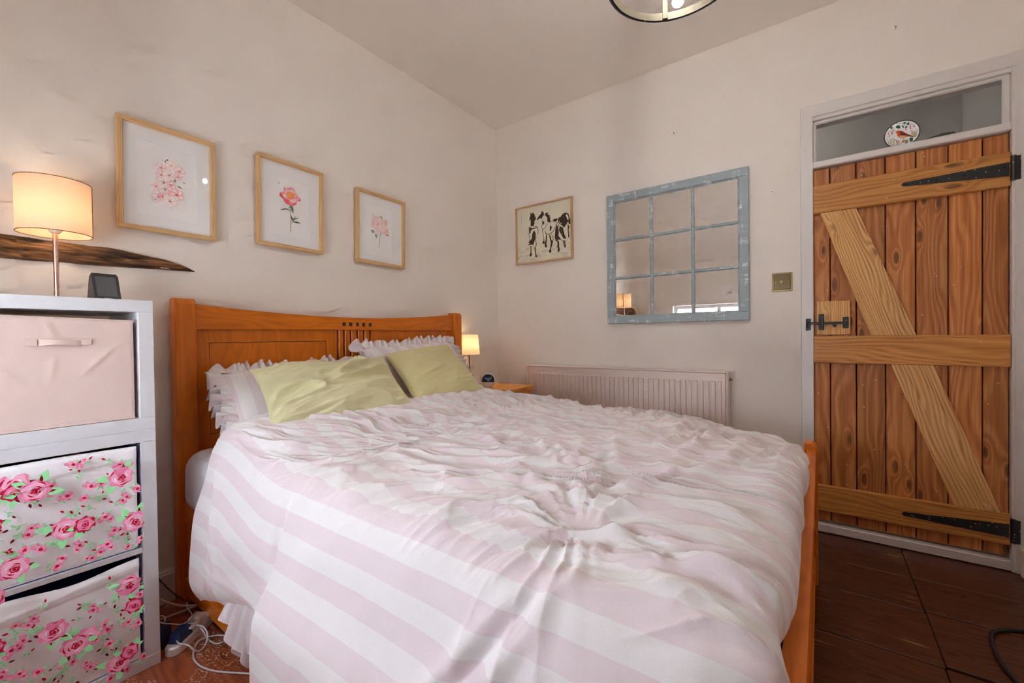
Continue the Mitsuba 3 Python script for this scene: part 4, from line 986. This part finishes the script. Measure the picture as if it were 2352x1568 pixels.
# ------------------------------------------------------------------ duvet
def ridged(q, seed): return 1 - np.abs(2 * meshkit.noise(q, seed) - 1)
def seg_dist(x, y, pts):
    """distance to a polyline and parameter 0..1"""
    best = np.full(x.shape, 9.0); par = np.zeros(x.shape); side = np.zeros(x.shape)
    pts = np.asarray(pts, float); L = np.r_[0, np.cumsum(np.linalg.norm(np.diff(pts, axis=0), axis=1))]
    for (a, b), l0, l1 in zip(zip(pts[:-1], pts[1:]), L[:-1], L[1:]):
        d = b - a; t = np.clip(((x - a[0]) * d[0] + (y - a[1]) * d[1]) / (d @ d), 0, 1)
        dx, dy = x - a[0] - t * d[0], y - a[1] - t * d[1]; dd = np.hypot(dx, dy)
        m = dd < best; best = np.where(m, dd, best); par = np.where(m, (l0 + t * (l1 - l0)) / L[-1], par); side = np.where(m, np.sign(dx * d[1] - dy * d[0]), side)
    return best, par, side
def smooth_poly(pts, n=16):
    p = np.asarray(pts, float)
    if len(p) < 3: return p
    s = np.r_[0, np.cumsum(np.linalg.norm(np.diff(p, axis=0), axis=1))]; return CubicSpline(s, p)(np.linspace(0, s[-1], n))
FOLDS = [  # (polyline on the bed, height, width)
    ([(1.78, .32), (1.36, .35), (1.14, .36)], .020, .030), ([(1.95, .48), (1.59, .44), (1.41, .43), (1.30, .41)], .017, .030), ([(1.92, .61), (1.44, .53), (1.34, .50)], .018, .032), ([(1.78, .235), (1.27, .25), (1.12, .29)], .016, .028),
    ([(.76, .38), (.86, .37), (.97, .34), (1.09, .28), (1.10, .18), (1.10, .10)], .019, .026), ([(.77, .37), (.89, .31), (.94, .19), (.93, .07)], .020, .030), ([(.72, .33), (.78, .25), (.74, .17), (.74, .08)], .018, .028),
    ([(1.31, .83), (1.14, .69), (1.04, .59)], .018, .024), ([(1.27, .74), (1.15, .64), (1.06, .56), (.96, .45)], .022, .024), ([(1.25, .64), (1.11, .56), (1.06, .48)], .018, .022), ([(1.57, .65), (1.31, .54), (1.12, .47)], .020, .026),
    ([(.95, .62), (.86, .51), (.84, .43), (.79, .39)], .018, .022), ([(.66, .50), (.72, .44), (.76, .38)], .012, .020), ([(.62, .43), (.70, .42), (.74, .37), (.66, .32)], .015, .016), ([(.93, .49), (.86, .42), (.82, .38)], .018, .018), ([(.94, .43), (.97, .36), (1.05, .33), (1.22, .31)], .018, .020),
    ([(.77, .36), (.75, .27), (.77, .17)], .014, .018), ([(.75, .24), (.72, .14), (.71, .06)], .013, .020), ([(.70, .24), (.63, .14), (.64, .06)], .012, .020), ([(.58, .36), (.63, .31), (.68, .25)], .010, .018),
    ([(.66, 1.66), (.85, 1.60), (1.05, 1.62), (1.35, 1.56), (1.70, 1.60), (2.10, 1.66)], .016, .045), ([(.62, 1.55), (.80, 1.48), (.95, 1.42), (1.20, 1.39), (1.52, 1.37), (1.95, 1.43)], .020, .034), ([(.60, 1.44), (.78, 1.33), (.92, 1.28), (1.20, 1.24), (1.47, 1.33)], .016, .028),
    ([(.80, 1.26), (.90, 1.13), (.95, .92), (1.04, .80)], .012, .022), ([(1.28, 1.24), (1.18, 1.0), (1.14, .80)], .014, .024), ([(1.50, 1.30), (1.46, 1.10), (1.36, .90)], .012, .024), ([(1.40, 1.40), (1.62, 1.22), (1.95, 1.15)], .012, .024), ([(1.35, 1.15), (1.60, .98), (2.0, .92)], .012, .024), ([(1.28, .95), (1.55, .80), (2.0, .76)], .013, .026),
    ([(1.30, 1.46), (1.42, 1.36), (1.50, 1.42), (1.62, 1.36)], .014, .018), ([(1.05, 1.15), (1.25, 1.05), (1.34, .92)], .010, .022), ([(.70, 1.05), (.85, .95), (.92, .78)], .008, .020), ([(.66, .85), (.80, .72), (.90, .60)], .009, .020),
]
ny_, ns_ = 640, 640
mp = np.linspace(0, 1, ny_)
YH = 1.745
along = np.array([(.14, -.24), (.085, -.19), (.050, -.13), (.036, -.085), (.044, -.045), (.085, -.012), (.16, -.001), (.30, 0), (.60, 0), (1.0, 0), (1.4, 0), (1.62, 0), (1.70, -.002), (YH - .012, -.008), (YH, -.026), (YH - .012, -.046), (YH - .05, -.055), (YH - .12, -.057)])
sA = np.r_[0, np.cumsum(np.linalg.norm(np.diff(along, axis=0), axis=1))]
pa_ = PchipInterpolator(sA, along)
mm_ = sA[-1] * mp
# denser rows near the two ends is not needed: arc-length sampling
al = pa_(mm_); yr, dr_ = al[:, 0], al[:, 1]
BX = np.zeros((ny_, ns_, 3)); Larr = np.zeros((ny_, ns_))
for i, y in enumerate(yr):
    c = S(1.13, 1.20, y)
    bul = .455 * (1 - c) + .505 * c
    hem = .10 * (1 - c) + np.interp(y, [1.18, 1.33, 1.45, 1.61, 1.70, 1.74], [.255, .270, .245, .195, .170, .150]) * c
    hz_ = .100 * S(1.22, 1.66, y)        # rises over the pillows' edge
    far = .06 * S(1.25, 1.66, y); fd = .075 * S(.62, .08, y)
    n0 = np.array([(2.225, .40), (2.236, .48), (2.232, .555 - .35 * fd), (2.205, .610 - .5 * fd), (2.13, .645 + far * .5 - fd), (2.0, .664 + far - fd * .85), (1.7, .675 + hz_ * .8 - fd * .45), (1.4, .672 + hz_ * .8), (1.1, .668 + hz_), (.85, .665 + hz_), (.70, .658 + hz_ * .9), (.625, .645 + hz_ * .8), (.580, .612 + hz_ * .5), (.548, .545), (.522, .455), (bul + .006, .34), (bul, .25 if hem < .2 else .32), (bul + .004 + .028 * c, hem)])
    s = np.r_[0, np.cumsum(np.linalg.norm(np.diff(n0, axis=0), axis=1))]
    q = PchipInterpolator(s, n0)(np.linspace(0, s[-1], ns_))
    BX[i, :, 0], BX[i, :, 2] = q[:, 0], q[:, 1]; BX[i, :, 1] = y; Larr[i] = np.linspace(0, s[-1], ns_) - np.interp(.80, -q[:, 0][::-1] * -1, np.linspace(0, s[-1], ns_)[::-1])
def normals(G):
    a = np.gradient(G, axis=0); b = np.gradient(G, axis=1); n = np.cross(a, b); n /= np.linalg.norm(n, axis=-1, keepdims=True) + 1e-12; return n
# base normal from the cross profile only
tb = np.gradient(BX, axis=1); nb_ = np.stack([-tb[..., 2], np.zeros_like(tb[..., 0]), tb[..., 0]], -1); nb_ /= np.linalg.norm(nb_, axis=-1, keepdims=True)
nb_ *= np.sign(nb_[:, ns_ // 2, 2])[:, None, None]
G = BX + nb_ * dr_[:, None, None]
x, y, z = BX[..., 0], BX[..., 1], BX[..., 2]
topw = S(.50, .64, z) * S(.555, .64, x)                     # 1 on top, 0 on the drop
dropw = 1 - S(.56, .62, x)
wr = np.zeros_like(x)
for pts, hgt, wid in FOLDS:
    pts = smooth_poly(pts)
    d, tpar, side = seg_dist(x, y, pts)
    jit = meshkit.noise(np.stack([x * 9, y * 9, 0 * x], -1), 17)
    w = wid * (.6 + .6 * jit) * np.where(side > 0, .75, 1.15)
    fade = S(0, .18, tpar) * S(1, .82, tpar) * .9 + .1
    wr += hgt * .62 * fade * (np.exp(-(d / w) ** 2) - .35 * np.exp(-(d / (2.2 * w)) ** 2))
# radial creases about the gathered centre
wq = meshkit.fbm(np.stack([x * 4, y * 4, 0 * x], -1), 3, 41)
C0 = (.76, .385); dx, dy = x - C0[0], y - C0[1]; rr = np.hypot(dx, dy); th = np.arctan2(dy, dx)
wr += .022 * (ridged(np.stack([np.cos(th + wq * .5) * 4.2 + 7, np.sin(th + wq * .5) * 4.2, rr * 1.5], -1), 31) ** 2 - .4) * np.exp(-rr / .42) * S(.02, .10, rr)
wr -= .014 * np.exp(-(rr / .035) ** 2)
# fine crumples lying diagonally over the top
ca, sa = .587, -.81
u1, v1 = x * ca + y * sa, -x * sa + y * ca
w2 = meshkit.fbm(np.stack([x * 2.2, y * 2.2, 0 * x], -1), 2, 44)
u2, v2 = u1 * np.cos(w2 - .5) - v1 * np.sin(w2 - .5), u1 * np.sin(w2 - .5) + v1 * np.cos(w2 - .5)   # slowly turning direction
fine = ridged(np.stack([u2 * 2.4 + wq * 1.5, v2 * 30 + wq * 2.2, 0 * x], -1), 43) ** 2.0
fine2 = ridged(np.stack([u2 * 5 + wq * 1.5, v2 * 66 + wq * 3, 0 * x], -1), 47) ** 1.5
fine3 = ridged(np.stack([u2 * 9 + wq * 2, v2 * 120 + wq * 4, 0 * x], -1), 48)
calm = 1 - .6 * S(1.45, 1.62, y)
wr += ((fine - .33) * .017 + (fine2 - .4) * .0085 + (fine3 - .5) * .0028 + (ridged(np.stack([u2 * 1.7 + wq * 2, v2 * 14 + wq * 3, 0 * x], -1), 49) ** 2 - .33) * .012) * topw * calm * (.45 + .8 * meshkit.noise(np.stack([x * 3, y * 3, 0 * x], -1), 51))
# long soft ridges across the bed on the far half and at the head
ac = ridged(np.stack([x * .9 + wq * .8, y * 15 + x * 2.2 + wq * 1.6, 0 * x], -1), 57) ** 2.0
wr += (ac - .33) * .013 * topw * (S(1.15, 1.6, x) * .8 + S(1.0, 1.35, y) * .6 * S(1.75, 1.5, y))
# loft
wr += (meshkit.fbm(np.stack([x * 2.4, y * 2.4, 0 * x], -1), 3, 61) - .5) * .034 * topw
# drop: soft vertical pleats, the crease and a diagonal fold
pl_ = meshkit.fbm(np.stack([y * 5.5, z * .9, 0 * x], -1), 3, 71) - .5
wr += dropw * pl_ * (.030 * S(.62, .35, z) + .006)
wr -= dropw * .012 * np.exp(-((y - 1.165 - .02 * (z - .4)) / .012) ** 2) * S(.66, .5, z)
dd, tp_, _ = seg_dist(y, z, [(1.62, .60), (1.50, .35), (1.46, .22)]); wr += dropw * .012 * np.exp(-(dd / .02) ** 2)
dd, tp_, _ = seg_dist(y, z, [(.36, .66), (.45, .52), (.62, .30)]); wr -= dropw * .014 * np.exp(-(dd / .014) ** 2); wr += dropw * .014 * np.exp(-((dd - .03) / .02) ** 2)
# foot edge scallops
fe = S(.16, .05, y) * S(-.001, -.012, dr_)[:, None] if False else S(.20, .07, y)
wr += fe * ((ridged(np.stack([x * 7.5, z * 2, 0 * x], -1), 81) - .55) * .030 * topw)
fb = np.clip(-(dr_[:, None]) / .1, 0, 1) * (yr[:, None] < .3)
G = G + nb_ * (wr * (1 + .25 * topw))[..., None]
G[..., 1] += fb * ((1 - ridged(np.stack([x * 7 + wq * 1.5, 0 * x, 0 * x], -1), 83)) ** 2 * .030 - .004)
# head roll waviness
hr = (yr[:, None] > 1.5) * S(1.45, 1.75, y)
G[..., 1] += hr * ((meshkit.noise(np.stack([x * 2.2, 0 * x, 0 * x], -1), 91) - .5) * .09)
DV = thing('duvet', 'rumpled pink and white striped duvet covering the bed', 'duvet')
vv = G.reshape(-1, 3); ff = orient(vv, grid_faces(ny_, ns_), (0, 0, 1))
uvd = np.stack([Larr.ravel() + 20.0, np.repeat(mm_, ns_)], -1)
scene[DV] = mikit.ply((vv, ff), 'mat_duvet', True, uvd)

# ruffled hem of a valance peeping out below
VL = thing('valance_ruffle', 'pink frilled cloth corner hanging out below the duvet beside the bed rail', 'fabric')
n1, n2 = 90, 20
s = np.linspace(0, 1, n1)[:, None]; t = np.linspace(0, 1, n2)[None, :]
drop = .085 + .095 * np.interp(s, [0, .25, .42, .55, .68, .85, 1], [0, .35, 1, .72, .95, .45, .1])
yy = 1.47 - .20 * s + .016 * np.sin(s * 26) * t - (s - .45) * .05 * t
xx = .548 + .014 * np.sin(s * 31 + .8) * (.25 + t) - .030 * t
zz = .30 - drop * t + .012 * np.cos(s * 31 + 2.0) * t
v = np.stack([xx, yy, zz], -1).reshape(-1, 3)
scene[VL] = mikit.ply((v, grid_faces(n1, n2)), 'mat_duvet', True, np.stack([(20 + s * .3 + 0 * t).ravel(), (t * .2 + 0 * s).ravel()], -1))

# ------------------------------------------------------------------ pillows
def pillow_mesh(c, thick, seed, wr_amp, sag=0.0, n=90, dirw=(1.0, .3), pinch=.06):
    TL, TRr, BR, BL = [np.array(p, float) for p in c]
    u, w = np.meshgrid(np.linspace(-1, 1, n), np.linspace(-1, 1, n), indexing='ij')
    U, V = (u + 1) / 2, (w + 1) / 2
    # pull the edge midpoints in a little, keep pointed corners
    uu = u * (1 - pinch * (1 - w ** 2) * np.abs(u)); ww = w * (1 - pinch * (1 - u ** 2) * np.abs(w))
    a, b = (uu + 1) / 2, (ww + 1) / 2
    Pm = (BL * ((1 - a) * (1 - b))[..., None] + BR * (a * (1 - b))[..., None] + TL * ((1 - a) * b)[..., None] + TRr * (a * b)[..., None])
    nrm = np.cross(BR - BL, TL - BL); nrm /= np.linalg.norm(nrm)
    if nrm[1] > 0 and abs(nrm[1]) > .1: nrm = -nrm
    h = (np.clip(1 - u ** 2, 0, 1) * np.clip(1 - w ** 2, 0, 1)) ** .42
    W_, H_ = np.linalg.norm(BR - BL), np.linalg.norm(TL - BL)
    q = np.stack([a * W_ * dirw[0] * 8 + b * H_ * 3, b * H_ * 18 * dirw[1] * 2 - a * W_ * 3, 0 * a + seed], -1)
    wv = (ridged(q + meshkit.fbm(q * .4, 2, seed)[..., None] * 2.0, seed) ** 1.6 - .4) * wr_amp + (ridged(q * 2.3, seed + 3) - .5) * wr_amp * .35
    edge = np.clip(np.minimum(1 - np.abs(u), 1 - np.abs(w)) * 7, 0, 1)
    front = Pm + nrm * (thick * h + wv * edge)[..., None]; back = Pm - nrm * (thick * .7 * h)[..., None]
    front[..., 2] -= sag * (1 - u ** 2) * (b) ** 2; back[..., 2] -= sag * (1 - u ** 2) * b ** 2
    F = grid_faces(n, n)
    fv, bv = front.reshape(-1, 3), back.reshape(-1, 3)
    f1 = orient(fv, F, nrm); f2 = orient(bv, F, -nrm)
    uv = np.stack([(a * W_).ravel(), (b * H_).ravel()], -1)
    return np.vstack([fv, bv]), np.vstack([f1, f2 + n * n]), np.vstack([uv, uv]), Pm, nrm
def frill_mesh(Pm, nrm, width, amp, seed, lam=.042):
    n = Pm.shape[0]
    loop = np.vstack([Pm[:, 0], Pm[-1, 1:], Pm[-2::-1, -1], Pm[0, -2:0:-1]])
    L = np.r_[0, np.cumsum(np.linalg.norm(np.diff(np.vstack([loop, loop[:1]]), axis=0), axis=1))]
    N = int(L[-1] / .0035); s = np.linspace(0, L[-1], N)
    lp = np.stack([np.interp(s, L, np.r_[loop[:, k], loop[0, k]]) for k in range(3)], -1)
    cen = lp.mean(0); tg = np.gradient(lp, axis=0); tg /= np.linalg.norm(tg, axis=1, keepdims=True) + 1e-9
    out = np.cross(tg, nrm); out *= np.sign(((lp - cen) * out).sum(1))[:, None]
    k = 12; sm = np.ones(2 * k + 1) / (2 * k + 1)
    out = np.stack([np.convolve(np.r_[out[-k:, i], out[:, i], out[:k, i]], sm, 'valid') for i in range(3)], -1); out /= np.linalg.norm(out, axis=1, keepdims=True)
    m = 12; t = np.linspace(0, 1, m)
    ph = 2 * np.pi * s / lam + 3.5 * meshkit.fbm(np.stack([s * 9, 0 * s, 0 * s + seed], -1), 3, seed)
    big = meshkit.noise(np.stack([s * 11, 0 * s, 0 * s], -1), seed + 5)
    wd = width * (.55 + .8 * big)
    rows = []
    for tt in t:
        rows.append(lp - out * .006 + out * (wd * tt)[:, None] + nrm * (amp * tt ** .7 * np.sin(ph + tt * .8) * (.5 + big))[:, None] + tg * (amp * .45 * tt * np.cos(ph * .5))[:, None] + np.array([0, 0, -1]) * (.02 * tt ** 2 * (big - .4))[:, None])
    v = np.array(rows).reshape(-1, 3); f = grid_faces(m, N)
    uv = np.stack([np.tile(s, m) + 20, np.repeat(t * width, N)], -1)
    return v, f, uv
def frilled(label, c, thick, seed):
    K = thing('frilled_pillow', label, 'pillow', None)
    v, f, uv, Pm, nrm = pillow_mesh(c, thick, seed, .006, .0)
    obj('cushion', (v, f), 'mat_duvet', K, True, uv + [20, 0])
    v, f, uv = frill_mesh(Pm, nrm, .060, .020, seed, .05)
    obj('frill', (v, f), 'mat_duvet', K, True, uv)
    v, f, uv = frill_mesh(Pm + nrm * .012, nrm, .046, .015, seed + 40)
    obj('frill', (v, f), 'mat_duvet', K, True, uv)
frilled('pink striped frilled pillow by the left headboard post, behind the wide green pillow', ((.70, 1.985, .905), (1.27, 1.985, .915), (1.26, 1.72, .69), (.665, 1.72, .675)), .060, 5)
frilled('pink striped frilled pillow near the bedside lamp, behind the right green pillow', ((1.36, 1.985, .990), (2.03, 1.985, 1.015), (2.03, 1.72, .70), (1.36, 1.72, .69)), .060, 9)
K = thing('satin_pillow', 'wide pale green wrinkled satin pillow at the left, in front of the frilled pillow', 'pillow', None)
v, f, uv, Pm, nrm = pillow_mesh(((.765, 1.865, .925), (1.425, 1.875, .938), (1.335, 1.53, .72), (.705, 1.56, .72)), .066, 13, .036, .0, 130, (.7, .50))
scene[K] = mikit.ply((v, f), 'mat_green_satin', True, uv)
K = thing('satin_pillow', 'olive cream smooth satin pillow at the right, overlapped by the wide green one', 'pillow', None)
v, f, uv, Pm, nrm = pillow_mesh(((1.44, 1.885, .955), (1.905, 1.875, .995), (1.86, 1.55, .735), (1.36, 1.55, .73)), .065, 23, .018, .0, 110, (.6, .42))
scene[K] = mikit.ply((v, f), 'mat_satin', True, uv)

# ------------------------------------------------------------------ bedside table and its things
NS = thing('bedside_table', 'orange pine bedside table in the corner between bed and radiator', 'bedside table')
na_ = math.radians(5)
def ns(m): return local(m, (2.61, 1.70, 0), na_)
for i in range(5):
    y0 = .0 + i * .073
    wobj('top_board', ns(cbox(-.335, 0, y0, y0 + .0725, .664, .690, .003)), 'mat_pine', NS, (math.cos(na_), math.sin(na_), 0))
wobj('carcass', ns(cat([cbox(-.318, -.02, .018, .355, .06, .664, .002)])), 'mat_pine', NS, (0, 0, 1))
dwr = wobj('drawer', ns(cbox(-.305, -.03, .008, .020, .50, .645, .003)), 'mat_pine', NS, (1, 0, 0))
obj('knob', ns(trimesh.creation.icosphere(2, .014).apply_translation((-.168, -.004, .572))), 'mat_pine', dwr, True)
wobj('door_panel', ns(cbox(-.305, -.03, .008, .020, .10, .485, .003)), 'mat_pine', NS, (0, 0, 1))
for a in (-.318, -.06):
    for b in (.018, .315): wobj('foot', ns(cbox(a, a + .04, b, b + .04, 0, .062, .002)), 'mat_pine', NS, (0, 0, 1))
LB = thing('table_lamp', 'lit small bedside lamp with a cream tapered shade beside the headboard post', 'lamp')
lb = (2.303, 2.052)
obj('base', lathe([(0, 0), (.032, 0), (.034, .004), (.03, .010), (.008, .016), (0, .016)], (lb[0], lb[1], .690)), 'mat_brass', LB, 30)
obj('stem', lathe([(.005, .012), (.005, .24), (.012, .242), (.012, .27), (0, .272)], (lb[0], lb[1], .690), 16), 'mat_brass', LB, 30)
bulb(LB, (lb[0], lb[1], .992), .020, 19)
sh = obj('shade', drum(lb, .076, .065, .920, 1.064), 'mat_shade_cream', LB, True)
obj('rim', ring(lb, .076, .920, .0012), 'mat_plastic_white', sh, True); obj('rim', ring(lb, .065, 1.064, .0012), 'mat_plastic_white', sh, True)
obj('spider', cat([tube([(lb[0], lb[1], .96), (lb[0] + .075 * math.cos(a), lb[1] + .075 * math.sin(a), .96)], .001, 6) for a in (.5, 2.6, 4.7)]), 'mat_steel', LB)
CK = thing('smart_clock', 'round white bedside clock speaker with a black half face and blue digits', 'clock')
ck = np.array([2.31, 1.885, .742])
dirc = np.array([CAM[0] - ck[0], CAM[1] - ck[1], .18]); dirc /= np.linalg.norm(dirc)
ex = np.cross([0, 0, 1.0], dirc); ex /= np.linalg.norm(ex); ey = np.cross(dirc, ex)
def ckm(m): 
    v = np.array(m.vertices); return trimesh.Trimesh(ck + v[:, :1] * ex + v[:, 1:2] * ey + v[:, 2:] * dirc, m.faces, process=False)
bd = trimesh.creation.icosphere(4, .0515); bv = np.array(bd.vertices); bv[:, 2] = np.where(bv[:, 2] > .012, .012 + (bv[:, 2] - .012) * .12, bv[:, 2] * 1.0); bd = trimesh.Trimesh(bv, bd.faces, process=False)
obj('body', ckm(bd), 'mat_plastic_white', CK, True)
from shapely.geometry import Point, box as sbox
half = Point(0, 0).buffer(.0425, 32).intersection(sbox(-.1, -.012, .1, .1))
obj('display', ckm(trimesh.creation.extrude_polygon(half, .0015, engine='earcut').apply_translation((0, 0, .0165))), 'mat_plastic_black', CK)
half = Point(0, 0).buffer(.0425, 32).intersection(sbox(-.1, -.1, .1, -.0125))
obj('speaker_grille', ckm(trimesh.creation.extrude_polygon(half, .001, engine='earcut').apply_translation((0, 0, .0165))), 'mat_radiator', CK)
p = Paint()
p.blob(-.019, .014, .0062, (90, 130, 250), 0, 0, -.7, 1.7); p.blob(-.006, .009, .0062, (120, 190, 250), 0, 0, .2, 1.0); p.blob(.004, .013, .0055, (110, 170, 250)); p.blob(.014, .011, .0060, (110, 200, 250)); p.stroke([(.019, .016), (.021, .026)], .003, (200, 210, 230), 2); p.stroke([(-.007, -.002), (.009, .000)], .0035, (230, 230, 230), 2)
v, f, c = p.mesh(lambda v: ck + v[:, :1] * ex + v[:, 1:2] * ey + (v[:, 2:] + .0182) * dirc)
obj('digits', (v, f), 'mat_print', CK, False, None, c)
YJ = thing('yellow_ornament', 'tiny yellow glass ornament between the bedside lamp and the round clock', 'ornament')
yj = (2.275, 1.915, .690)
obj('body', lathe([(0, 0), (.014, 0), (.019, .015), (.014, .035), (.006, .048), (.007, .055), (0, .056)], yj, 20), 'mat_yellow', YJ, 30)
obj('handle', tube([(yj[0] - .012, yj[1] - .006, .735), (yj[0] - .022, yj[1] - .012, .752), (yj[0] - .006, yj[1], .772), (yj[0] + .006, yj[1], .752)], .003, 8, 20), 'mat_yellow', YJ, True)

# ------------------------------------------------------------------ sockets and cables by the cabinet
ES = thing('power_strip', 'white multi socket power strip lying on the floorboards', 'power strip')
sdir = np.array([.62 - .47, 1.845 - 1.735]); Ls = np.linalg.norm(sdir) + .005; sang = math.atan2(sdir[1], sdir[0])
def st(m): return local(m, (.456, 1.745, 0), sang)
import manifold3d as m3
sb = m3.Manifold.hull_points if False else None
obj('body', st(hull([(x + dx, y + dy, z) for (x, y) in ((.025, .0), (Ls - .02, 0)) for a in np.linspace(0, 2 * np.pi, 20, endpoint=False) for dx, dy, z in ((.026 * math.cos(a), .026 * math.sin(a), .002), (.026 * math.cos(a), .026 * math.sin(a), .024), (.021 * math.cos(a), .021 * math.sin(a), .030))])), 'mat_plastic_white', ES, 30)
obj('switch', st(cbox(.088, .099, -.006, .006, .029, .034, .001)), 'mat_plastic_white', ES)
PG = thing('mains_plug', 'white mains plug in the far end of the power strip', 'plug')
obj('body', st(hull([(x, y, z) for x, y in ((.112, -.022), (.152, -.024), (.152, .022), (.112, .020)) for z in (.030, .055)] + [(.132, 0, .060)])), 'mat_plastic_white', PG)
obj('cord_grip', st(tube([(.145, -.024, .046), (.153, -.038, .045), (.158, -.047, .043)], .006, 10, 12)), 'mat_plastic_white', PG, True)
AD = thing('charger_block', 'dark navy charger block standing beside the near end of the power strip', 'charger')
obj('body', local(cbox(-.026, .026, -.016, .016, 0, .070, .004), (.462, 1.832, .0), sang + .2), 'mat_plastic_navy', AD)
obj('label_strip', local(cbox(-.018, .004, -.0166, -.0155, .040, .048, 0), (.462, 1.832, .0), sang + .2), 'mat_plastic_grey', AD)
AD = thing('usb_plug', 'dark blue usb plug pushed into the near end of the power strip', 'charger')
obj('body', st(hull([(x, y, z) for x, y, z in ((.020, -.020, .030), (.080, -.020, .030), (.020, .020, .030), (.080, .020, .030), (.028, -.016, .062), (.074, -.016, .062), (.028, .016, .062), (.074, .016, .062))])), 'mat_plastic_navy', AD)
obj('usb_end', st(cbox(.060, .098, -.030, -.018, .050, .058, .003)), 'mat_plastic_white', AD)
C1 = thing('white_cable', 'white charging cable looped on the floor and running under the duvet', 'cable')
wp = [(.537, 1.760, .056), (.555, 1.735, .045), (.548, 1.705, .012), (.520, 1.690, .006), (.497, 1.705, .034), (.482, 1.735, .036), (.484, 1.775, .045), (.505, 1.805, .05), (.535, 1.795, .05), (.560, 1.735, .012), (.585, 1.672, .006), (.600, 1.678, .006), (.598, 1.712, .006), (.570, 1.735, .008), (.545, 1.742, .010), (.518, 1.715, .008), (.500, 1.665, .005), (.502, 1.60, .005), (.522, 1.54, .005), (.560, 1.475, .005), (.585, 1.43, .005), (.60, 1.36, .005)]
scene[C1] = mikit.ply(tube(wp, .0028, 8, 260), 'mat_cable_white', True)
C2 = thing('black_cable', 'thin black cable hanging beside the cabinet down to the charger block', 'cable')
scene[C2] = mikit.ply(tube([(.452, 2.02, .46), (.447, 1.99, .34), (.450, 1.96, .27), (.475, 1.93, .20), (.515, 1.90, .13), (.548, 1.88, .09)], .0022, 8, 80), 'mat_plastic_black', True)
C4 = thing('frayed_cable', 'short white frayed cable end curling over the charger block', 'cable')
scene[C4] = mikit.ply(tube([(.548, 1.88, .089), (.545, 1.85, .07), (.538, 1.81, .065), (.515, 1.80, .06), (.480, 1.80, .078), (.455, 1.815, .09), (.450, 1.835, .10), (.462, 1.845, .098), (.470, 1.836, .075)], .0018, 8, 100), 'mat_cable_white', True)
for nm, pts in (('upper pale pink cable from behind the cabinet to under the bed', [(.44, 2.06, .17), (.475, 2.04, .11), (.52, 2.0, .06), (.57, 1.96, .035), (.64, 1.93, .028)]), ('lower pale pink cable on the floor behind the charger block', [(.44, 2.02, .006), (.50, 2.0, .006), (.56, 1.985, .008), (.66, 1.97, .008)])):
    c = thing('pink_cable', nm, 'cable'); scene[c] = mikit.ply(tube(pts, .0045, 8, 50), 'mat_cable_pink', True)
C3 = thing('black_flex', 'thick black flex looped on the dark floorboards near the door', 'cable')
scene[C3] = mikit.ply(tube([(2.30, -.665, .007), (2.211, -.564, .007), (2.175, -.505, .007), (2.125, -.470, .009), (2.07, -.458, .007), (1.957, -.453, .007), (1.869, -.467, .007), (1.75, -.50, .007), (1.6, -.56, .007)], .0062, 10, 100), 'mat_plastic_black', True)
